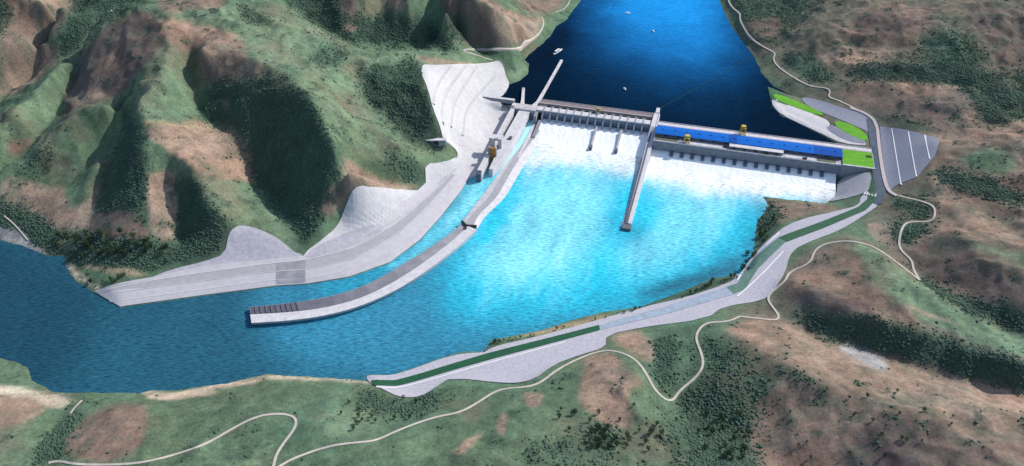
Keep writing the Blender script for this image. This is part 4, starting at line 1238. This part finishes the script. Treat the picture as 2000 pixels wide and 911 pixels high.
rows = [[D(2.1 if t > -180 else -7, t, -3), D(13.9, t, -3), D(13.9, t, z), D(2.1 if t > -180 else (-7.9 if t < -200 else -.5), t, z)] for t, z in ((-262, .6), (-181, 4), (-120, 7.6), (-52.1, 10))]
loft('water_surface', mat('pale_cyan_water', (.40, .78, .84), .4, .2, .2, .3), slw, rows)

wd = thing('wing_dam', 'grey concrete wing dam tying the lock to the white cut', 'dam', D(-65, -24, 0))
rows = [[D(s, -12, 6), D(s, -12, 31), D(s, -19, 31), D(s, zt_, 6)] for s, zt_ in ((-118, -22), (-100, -25), (-70, -32), (-40.1, -36))]
loft('wall', M['concrete_grey'], wd, rows)
rows = [[D(s, -11.8, 31.02), D(s, -19.2, 31.02), D(s, -19.2, 32), D(s, -11.8, 32)] for s in (-118, -40.1)]
loft('crest', M['concrete_white'], wd, rows)


def run_wall(name, label, pts, width, z0, z1, mt_):
    P = np.array([D(*p)[:2] for p in pts])
    T = np.gradient(P, axis=0); T /= np.linalg.norm(T, axis=1)[:, None]
    N = np.stack([-T[:, 1], T[:, 0]], 1)
    rows = []
    ws = np.interp(np.linspace(0, 1, len(P)), np.linspace(0, 1, len(width)), width)
    for p, n, wd_ in zip(P, N, ws):
        a, b = p + n * wd_ / 2, p - n * wd_ / 2
        rows.append([(*a, z0), (*b, z0), (*b, z1), (*a, z1)])
    r = thing(name, label, 'wall', (*P.mean(0), z0))
    loft('wall', mt_, r, rows)
    return r, rows


ap, rws = run_wall('approach_wall', 'long white guide wall reaching upstream from the lock into the reservoir', [(4, -26.9), (8, -5), (9, 60), (10, 140), (11, 208)], [10, 7, 5.5, 5.5, 5.5], 14, 29.5, M['concrete_white'])
for f_ in (.2, .4, .6, .8):
    q = D(8.5 + 2.3 * f_, -5 + 213 * f_)
    box('bollard', M['concrete_grey'], ap, 8.2 + 2.6 * f_ - .7, 8.2 + 2.6 * f_ + .7, -5 + 213 * f_ - .7, -5 + 213 * f_ + .7, 29.52, 31)
sw, rws = run_wall('approach_wall', 'short white guide wall left of the long one at the lock head', [(-20, -26.9), (-25, -5), (-37, 47)], [9, 6.5, 6], 14, 30, M['concrete_white'])
box('bollard', M['concrete_grey'], sw, -36.5, -35, 41, 42.5, 30.02, 31.4)

# ------------------------------------------------------------------ curved embankment beside the lower lock channel
def curve_rows(lines, n):
    out = []
    for L, z in lines:
        p = np.array([W(u, v, zz) for (u, v), zz in zip(L, z)]) if hasattr(z, '__len__') else np.array([W(u, v, z) for u, v in L])
        p = chaikin(p, False, 2)
        Ls = np.r_[0, np.cumsum(np.linalg.norm(np.diff(p, axis=0), axis=1))]
        s = np.linspace(0, Ls[-1], n)
        out.append(np.stack([np.interp(s, Ls, p[:, k_]) for k_ in range(3)], 1))
    return out


A_ = [(1037, 252), (1002, 301), (961, 356), (937, 389), (913, 419), (903, 433)]
B_ = [(1043, 252), (1008, 299), (974, 354), (954, 387), (921, 419), (909, 440)]
C_ = [(1055, 256), (1021, 299), (988, 354), (971, 387), (935, 419), (925, 443)]
D_ = [(1064, 262), (1035, 302), (1004, 357), (983, 391), (948, 421), (932, 447)]
up = thing('embankment', 'upper curved embankment carrying a grey road between lock channel and river', 'embankment', D(30, -250, 0))
zz = [8, 5.5, 4.5, 4.5, 4.5, 5]
ra, rb, rc, rd = curve_rows([(A_, 2.2), (B_, zz), (C_, zz), (D_, .5)], 40)
rows = [[(a[0], a[1], -6), a, b, c, d_, (d_[0], d_[1], -6)] for a, b, c, d_ in zip(ra, rb, rc, rd)]
loft('body', M['concrete_white'], up, rows)
rows = [[b * .96 + c * .04 + (0, 0, .05), b * .04 + c * .96 + (0, 0, .05), b * .04 + c * .96 + (0, 0, .4), b * .96 + c * .04 + (0, 0, .4)] for b, c in zip(rb, rc)]
loft('road', M['roadgrey'], up, rows)
box_y = land(np.array([(905, 437)]))
A2 = [(906, 436), (880, 458), (850, 480), (800, 513), (740, 549), (680, 575), (600, 593), (540, 600), (487, 605)]
B2 = [(907, 433), (881, 455), (850, 477), (800, 509), (740, 545), (680, 571), (600, 588), (540, 595), (486, 600)]
C2 = [(914, 443), (887, 469), (858, 492), (812, 526), (750, 564), (690, 590), (620, 606), (550, 613), (489, 616)]
D2 = [(931, 449), (906, 472), (880, 494), (830, 532), (770, 570), (700, 600), (630, 618), (560, 627), (491, 631)]
F2 = [(933, 452), (908, 476), (882, 498), (832, 536), (771, 574), (701, 604), (631, 622), (561, 631), (492, 635)]
lo_ = thing('embankment', 'lower curved embankment with a pale top, ribbed dark at its free end', 'embankment', W(700, 585, 0))
ra, rb, rc, rd, rf = curve_rows([(A2, 1), (B2, 6), (C2, 6), (D2, 8), (F2, .5)], 60)
rows = [[(a[0], a[1], -6), a, b, c, (f_[0], f_[1], -6)] for a, b, c, f_ in zip(ra, rb, rc, rf)]
loft('body', M['concrete_grey'], lo_, rows)
rows = [[c + (0, 0, .02), f_, d_, (c[0] * .97 + d_[0] * .03, c[1] * .97 + d_[1] * .03, 8)] for c, d_, f_ in zip(rc, rd, rf)]
loft('parapet', M['concrete_white'], lo_, rows)
nb = len(rb)
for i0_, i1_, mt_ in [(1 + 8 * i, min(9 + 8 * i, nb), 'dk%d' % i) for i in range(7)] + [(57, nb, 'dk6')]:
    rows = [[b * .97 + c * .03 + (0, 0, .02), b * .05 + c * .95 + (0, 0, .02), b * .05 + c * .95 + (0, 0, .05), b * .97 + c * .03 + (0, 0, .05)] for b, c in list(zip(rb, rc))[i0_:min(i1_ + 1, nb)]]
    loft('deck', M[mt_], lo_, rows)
for i in range(10):
    f0 = 1 - i * .019
    k0 = f0 * (nb - 1)
    i0 = min(int(k0), nb - 2)
    tt = k0 - i0
    b = rb[i0] * (1 - tt) + rb[i0 + 1] * tt
    c = rc[i0] * (1 - tt) + rc[i0 + 1] * tt
    dv_ = (rb[i0] - rb[i0 + 1]); dv_ /= np.linalg.norm(dv_)
    q0, q1 = b + (c - b) * .05, b + (c - b) * .85
    bot = [q0 + dv_ * .3, q0 + dv_ * 2.2, q1 + dv_ * 2.2, q1 + dv_ * .3]
    v, f = hexa([(x, y, 6.05) for x, y, _ in bot], [(x, y, 7.2) for x, y, _ in bot])
    mesh_np('rib', v, f, M['concrete_dark'], lo_)
jt = [W(903, 433, 9), W(910, 441, 9), W(926, 443, 8.5), W(930, 446, 8.5)]
gtw = thing('stop_gate', 'dark Y-shaped gate beam across the joint of the curved embankment', 'gate', W(912, 440, 7))
for a, b in ((W(902, 432, 8), W(911, 441, 8)), (W(911, 441, 8), W(931, 442, 8)), (W(911, 441, 8), W(909, 449, 8))):
    dv_ = (b - a)[:2]; dv_ /= np.linalg.norm(dv_); nn = np.array([-dv_[1], dv_[0]]) * 1.4
    cs = [a[:2] - nn, b[:2] - nn, b[:2] + nn, a[:2] + nn]
    v, f = hexa([(*p, 5) for p in cs], [(*p, 9.6) for p in cs])
    mesh_np('beam', v, f, M['dark'], gtw)

# ------------------------------------------------------------------ boats, barge, boom on the reservoir
def boat(u, v, L, ang, label, cat='boat', name='boat', group='boats on the reservoir'):
    p = W(u, v, ZU)
    g = thing(name, label, cat, (p[0], p[1], ZU), group)
    c_, s_ = math.cos(ang), math.sin(ang)
    wd_ = L * .3 if cat == 'boat' else L * .2

    def at(a, b, z):
        return (p[0] + c_ * a - s_ * b, p[1] + s_ * a + c_ * b, ZU + z)
    rows = []
    for a, k_ in ((-L / 2, .75), (-L / 4, 1), (L / 5, .95), (L * .38, .55), (L / 2, .08)):
        hb = wd_ / 2 * k_
        rows.append([at(a, -hb * .7, -.5), at(a, hb * .7, -.5), at(a, hb, 2.0), at(a, -hb, 2.0)])
    loft('hull', M['boatw'], g, rows)
    rows = [[at(a, -wd_ * .3, 2.02), at(a, wd_ * .3, 2.02), at(a, wd_ * .26, 2 + L * .12), at(a, -wd_ * .26, 2 + L * .12)] for a in (-L * .32, L * .1)]
    loft('cabin', M['boatw'] if cat == 'boat' else M['boatg'], g, rows)
    rows = [[at(a, -wd_ * .32, 2.05 + L * .12), at(a, wd_ * .32, 2.05 + L * .12), at(a, wd_ * .32, 2.5 + L * .12), at(a, -wd_ * .32, 2.5 + L * .12)] for a in (-L * .34, L * .14)]
    loft('cabin_roof', M['white'], g, rows)


boat(1220, 175, 11, 1.9, 'small white boat on dark water nearest the dam crest')
boat(1276, 62, 11, 1.7, 'small white boat far out on the bright blue reservoir')
boat(1226, 27, 14, .2, 'faint white boat farthest upstream on the reservoir')
boat(1090, 102, 36, .95, 'long white barge moored just beyond the tip of the approach wall', 'barge', 'barge', None)
bl = [W(*p, ZU + .5) for p in ((1284, 214), (1330, 190), (1390, 156), (1440, 126), (1476, 106))]
bl = resample(chaikin(np.array(bl), False, 2), 5)
rows = []
for i, p in enumerate(bl):
    r = 1.0 if i % 2 else .55
    rows.append([(p[0] + r * math.cos(q) * .6, p[1] + r * math.cos(q) * .8, p[2] + r * math.sin(q)) for q in np.linspace(0, 2 * math.pi, 7)[:-1]])
bo = loft('floating_boom', M['boom'], None, rows)
tag(bo, 'thin green floating boom strung across the reservoir', 'boom')

# small concrete portal at the edge of the white cut
pt = land(np.array([(852, 277)]))[0]
pv_ = thing('culvert_portal', 'small grey concrete portal at the tree line beside the white cut', 'portal', pt)
cs = lambda x0, x1, y0, y1, z0, z1: hexa([(pt[0] + x0, pt[1] + y0, pt[2] + z0), (pt[0] + x1, pt[1] + y0, pt[2] + z0), (pt[0] + x1, pt[1] + y1, pt[2] + z0), (pt[0] + x0, pt[1] + y1, pt[2] + z0)],
                                         [(pt[0] + x0, pt[1] + y0, pt[2] + z1), (pt[0] + x1, pt[1] + y0, pt[2] + z1), (pt[0] + x1, pt[1] + y1, pt[2] + z1), (pt[0] + x0, pt[1] + y1, pt[2] + z1)])
v, f = cs(-18, 18, -3, 4, -8, 4); mesh_np('wall', v, f, M['concrete_grey'], pv_)
v, f = cs(-19, 19, -4, 5, 4.05, 5); mesh_np('coping', v, f, M['concrete_white'], pv_)
v, f = cs(-5, 5, -3.4, -3.05, -5, 2.5); mesh_np('opening', v, f, M['dark'], pv_)

# ------------------------------------------------------------------ woodland and trees
Mwood = mat('woodland_leaf', (.082, .135, .092), .95, .5, .03, .4, col2=(.054, .094, .070), spec=.15)
Mleaf = [mat('tree_leaf', (.045, .085, .040), .95, .5, .25, .3, col2=(.018, .042, .028), spec=.15), mat('pale_tree_leaf', (.075, .12, .05), .95, .4, .25, .3, col2=(.035, .07, .035), spec=.15)]
bm = bmesh.new()
bmesh.ops.create_icosphere(bm, subdivisions=1, radius=1)
iv = np.array([q.co[:] for q in bm.verts]); itri = np.array([[q.index for q in f.verts] for f in bm.faces])
bm.free()
pf = (np.clip(forest_g, 0, 1) ** 1.1 * np.clip(.75 + 1.1 * fbm(gx, gy, 40, 3, 181), .03, 1)) * (shore > 4) * (eng.reshape(gx.shape) > 4)
uu, vv = project(gx, gy, Z)
vis = (uu > -120) & (uu < 2120) & (vv > -60) & (vv < 1010)
prob = (pf * vis).ravel()
prob /= prob.sum()
NT = 90000
pick = RNG.choice(len(prob), NT, replace=True, p=prob)
tx = gx.ravel()[pick] + RNG.uniform(-3, 3, NT); ty = gy.ravel()[pick] + RNG.uniform(-3, 3, NT)
keep_ = np.ones(NT, bool)
for tp in TRACKS:
    keep_ &= segdist(tx, ty, tp[::3], False) > 5.5
tx, ty = tx[keep_], ty[keep_]
NT = len(tx)
tz = height(tx, ty)
rad = RNG.uniform(0.7, 1.5, NT) * RNG.choice([1, 1, 1, 1, 1.7], NT)
dirs = RNG.normal(size=(NT, len(iv)))
P = iv[None] * rad[:, None, None] * (1 + .22 * dirs[..., None]) * np.array([1, 1, .6])
P = P + np.stack([tx, ty, tz + rad * .28], 1)[:, None]
T = (itri[None] + (np.arange(NT) * len(iv))[:, None, None]).reshape(-1, 3)
wood = mesh_fast('woodland', P.reshape(-1, 3), T, Mwood, smooth=True)
tag(wood, 'dense dark green woodland filling the valleys and shaded slopes', kind='stuff')


def tree_meshes(h, seed, leafm):
    r = np.random.default_rng(seed)
    rows = []
    for z, q in ((-1, .055), (.25, .04), (.55, .028), (.85, .01)):
        rows.append([(h * q * math.cos(a) + .02 * h * math.sin(5 * z), h * q * math.sin(a), z * h if z > 0 else -1) for a in np.linspace(0, 2 * math.pi, 7)[:-1]])
    o1 = loft('trunk', M['wood'], None, rows)
    cent = []
    for i in range(11):
        a = i * 2.4 + r.uniform(-.3, .3)
        z = .38 + .055 * i
        q = (.32 * math.sin(math.pi * min(1, (z - .25) / .85))) * r.uniform(.5, 1.05)
        cent.append((q * h * math.cos(a), q * h * math.sin(a), z * h, h * r.uniform(.12, .21)))
    VV, FF = [], []
    for cx, cy, cz, rr in cent:
        for _ in range(34):
            d_ = r.normal(size=3); d_ /= np.linalg.norm(d_)
            p = np.array([cx, cy, cz]) + d_ * rr * r.uniform(.55, 1.05) * np.array([1, 1, .8])
            t1 = np.cross(d_, r.normal(size=3)); t1 /= np.linalg.norm(t1)
            t2 = np.cross(d_, t1)
            e = h * r.uniform(.035, .07)
            kk = len(VV)
            VV += [p - t1 * e, p - t2 * e * .6, p + t1 * e, p + t2 * e * .6]
            FF.append((kk, kk + 1, kk + 2, kk + 3))
    o2 = mesh_np('crown', VV, FF, leafm)
    m1, m2 = o1.data, o2.data
    bpy.data.objects.remove(o1); bpy.data.objects.remove(o2)
    return m1, m2


TM = [tree_meshes(10 + i, 300 + i, Mleaf[i % 2]) for i in range(4)]


def plant_tree(x, y, k_, scale, label, group, name='tree', cat='tree'):
    t = thing(name, label, cat, (x, y, float(height(x, y))), group)
    t.scale = (scale, scale, scale * random.uniform(.85, 1.1))
    t.rotation_euler = (0, 0, random.uniform(0, 6.28))
    for nm, me in zip(('trunk', 'crown'), TM[k_]):
        o = bpy.data.objects.new(nm, me)
        COL.objects.link(o)
        o.parent = t


GROVES = [
    ([(110, 455), (250, 455), (330, 485), (330, 515), (160, 508), (105, 490)], 46, 'bushy tree in the dense grove above the left river bank', 'trees of the grove above the left river bank', 1.0),
    ([(180, 535), (250, 538), (240, 556), (175, 560)], 9, 'low tree on the grassy tip beside the end of the bank road', 'trees on the grassy tip', .6),
    ([(1480, 440), (1500, 405), (1525, 412), (1520, 448), (1482, 488)], 16, 'dark tree on the point between the river and the fish passage', 'trees on the point by the fish passage', .8),
    ([(1455, 500), (1475, 498), (1462, 535), (1448, 530)], 8, 'round tree at the water edge by the fish passage bend', 'trees at the water edge by the bend', .8),
    ([(945, 690), (960, 668), (1050, 654), (1150, 628), (1250, 602), (1255, 606), (1100, 640), (960, 680)], 30, 'low shrub on the narrow strip between the river and the fish passage bank', 'shrubs along the right river edge', .42),
    ([(1330, 582), (1395, 548), (1448, 533), (1440, 545), (1390, 558), (1335, 584)], 24, 'dark shrub at the water edge just below the fish passage bend', 'shrubs at the water edge below the bend', .55),
    ([(1152, 832), (1205, 842), (1205, 872), (1152, 878)], 14, 'dark tree in the small clump on the near hillside', 'trees of the small clump on the near hillside', .75),
    ([(1340, 800), (1470, 810), (1470, 905), (1385, 905)], 26, 'dark tree in the wooded gully beside the brown field', 'trees in the gully beside the brown field', .8),
    ([(1090, 780), (1130, 770), (1320, 800), (1330, 860), (1240, 890), (1090, 880)], 26, 'green tree scattered on the slope below the looping track', 'trees on the slope below the looping track', .65),
    ([(1500, 790), (1640, 800), (1840, 860), (1880, 900), (1520, 900)], 14, 'small dark shrub alone in the brown field', 'shrubs in the brown field', .5),
    ([(1540, 690), (1700, 740), (1900, 830), (1780, 830), (1600, 770)], 10, 'tiny dark shrub on the pale brown ridge', 'shrubs on the pale brown ridge', .45),
    ([(640, 790), (880, 770), (860, 800), (700, 860)], 16, 'small dark tree on the green slope above the near track', 'trees on the green slope above the near track', .6),
]
for poly, n, lb, grp, sc_ in GROVES:
    pl = np.array(poly, float)
    cnt = 0
    while cnt < n:
        q = np.array([random.uniform(pl[:, 0].min(), pl[:, 0].max()), random.uniform(pl[:, 1].min(), pl[:, 1].max())])
        if not inside(q[:1], q[1:], pl)[0]:
            continue
        p = land(q[None])[0]
        nm = 'shrub' if 'shrub' in lb else 'tree'
        plant_tree(p[0], p[1], random.randrange(4), sc_ * random.uniform(.75, 1.3), lb, grp, nm, nm)
        cnt += 1
